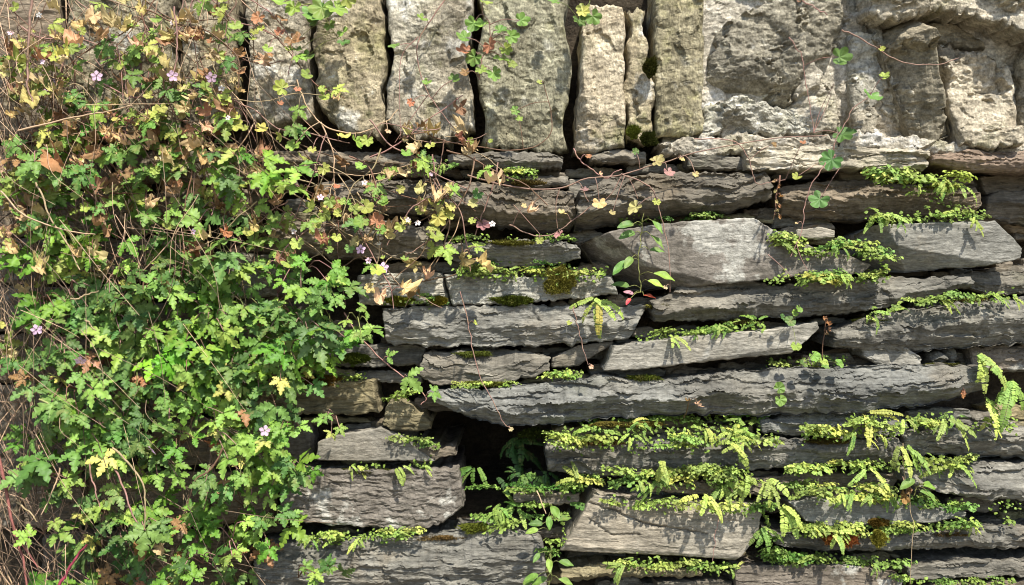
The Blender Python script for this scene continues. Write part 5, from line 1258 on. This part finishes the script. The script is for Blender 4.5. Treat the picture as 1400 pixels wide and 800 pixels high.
# withered leaves and straws that catch the eye
for (px, py, s, hue, lab) in ((125, 336, 1.4, TAN, 'largest curled tan leaf in the middle of the brown tangle'), (104, 338, 1.0, (.5, .4, .2), 'pale curled leaf touching the largest curled tan one'), (130, 16, 1.3, TAN, 'tan withered leaf at the top edge left of the leftmost coping'),
      (160, 22, 1.2, TAN, 'drooping tan leaf before the leftmost coping stone top'), (72, 210, 1.6, (.30, .18, .09), 'large crumpled brown leaf beside the left edge below the coping'), (42, 128, 1.5, GOLD, 'broad golden yellow leaf close to the left edge'),
      (85, 66, 1.2, YEL, 'yellow pointed leaf in the upper left tangle'), (18, 80, 1.2, YEL, 'pale yellow leaf at the left edge, upper part'), (60, 365, .9, TAN, 'small hanging tan leaf over the dark hollow at the left edge'), (14, 330, .9, (.5, .38, .17), 'buff leaf at the left edge halfway down the brown tangle'),
      (100, 170, 1.1, BROWN, 'brown crumpled leaf left of the broad coping foot'), (192, 742, 1.1, RUST, 'rusty withered leaf at the foot of the long bent straw'), (215, 742, 1.0, TAN, 'tan lobed leaf beside the rusty one at the bottom'), (310, 655, .9, (.35, .2, .11), 'crinkled brown tendrils at the lower right of the green mass'),
      (183, 232, 1.0, BROWN, 'brown leaf under the broad feathery leaf'), (305, 312, .9, RUST, 'rust brown leaf above the blue green geranium'), (230, 80, .9, GOLD, 'golden leaf hanging between the two left coping stones')):
    o = link('withered_leaf', rg.choice(DEAD), None, P(px, py, -.105), orient(jit((.1, -.85, .5), .25, rg), jit((.1, 0, -1), .4, rg)), s * .85, vary(hue, rg, .08))
    tag(o, lab, 'withered leaf', 'withered leaves in the tangle')
S = lambda pts, lab, col, r, yy=-.115, **k: vine(pts, lab, [], col, r, name='dry_stalk', cat='dry stalk', y=yy, rg=rg, n=24, **k)
S([(154, 613), (178, 634), (196, 664), (198, 700), (193, 738)], 'long bent pale straw right of the pink flowers', STRAW, .0015)
S([(156, 640), (172, 672), (185, 710), (193, 740)], 'brownish stalk running beside the long bent straw', PINKST, .0014)
S([(80, 800), (92, 780), (104, 762), (118, 744)], 'thick dark red stem at the bottom left', (.2, .03, .04), .0022)
S([(-5, 600), (10, 680), (20, 735), (32, 770), (38, 800)], 'reddish stem down the left edge in the bottom corner', (.24, .10, .08), .0022, sides=[[(18, 730), (36, 752), (52, 776)]])
S([(55, 545), (78, 560), (105, 576), (118, 584)], 'pale green stalk slanting through the dark hollow at the left', (.3, .3, .12), .0014)
S([(25, 180), (80, 165), (130, 155), (180, 145)], 'long pinkish stalk lying across the upper left tangle', STRAW, .0013)
S([(50, 250), (65, 290), (85, 325), (112, 370)], 'stiff straw in the brown tangle, slanting down right', STRAW, .0014)
S([(0, 262), (40, 298), (90, 315), (130, 320)], 'arching straw at the left edge of the brown tangle', STRAW, .0012)
S([(240, 10), (242, 60), (238, 100)], 'upright pinkish stalk before the gap of the two left coping stones', PINKST, .0012)
S([(42, 0), (40, 50), (36, 110), (45, 140)], 'brown stalk hanging from the top edge at the far left', PINKST, .0018)
S([(305, 610), (290, 640), (265, 660), (256, 690)], 'bent brown stalk at the lower right of the green mass', STEMB, .0014)
S([(82, 640), (72, 670), (56, 705)], 'straight straw over the brownish bare stone', STRAW, .0011)
S([(25, 686), (40, 700), (52, 714)], 'short pale straw above the bare grey stone', STRAW, .0013)
S([(120, 635), (128, 665), (138, 695)], 'dark pink stalk in the dark gap left of the bent straw', PINKST, .0013)
S([(96, 410), (115, 404), (135, 398)], 'pale straw stub above the flower at the left', STRAW, .0013)
S([(118, 438), (130, 452)], 'tiny pale straw left of the dark leaved geranium', STRAW, .0013)
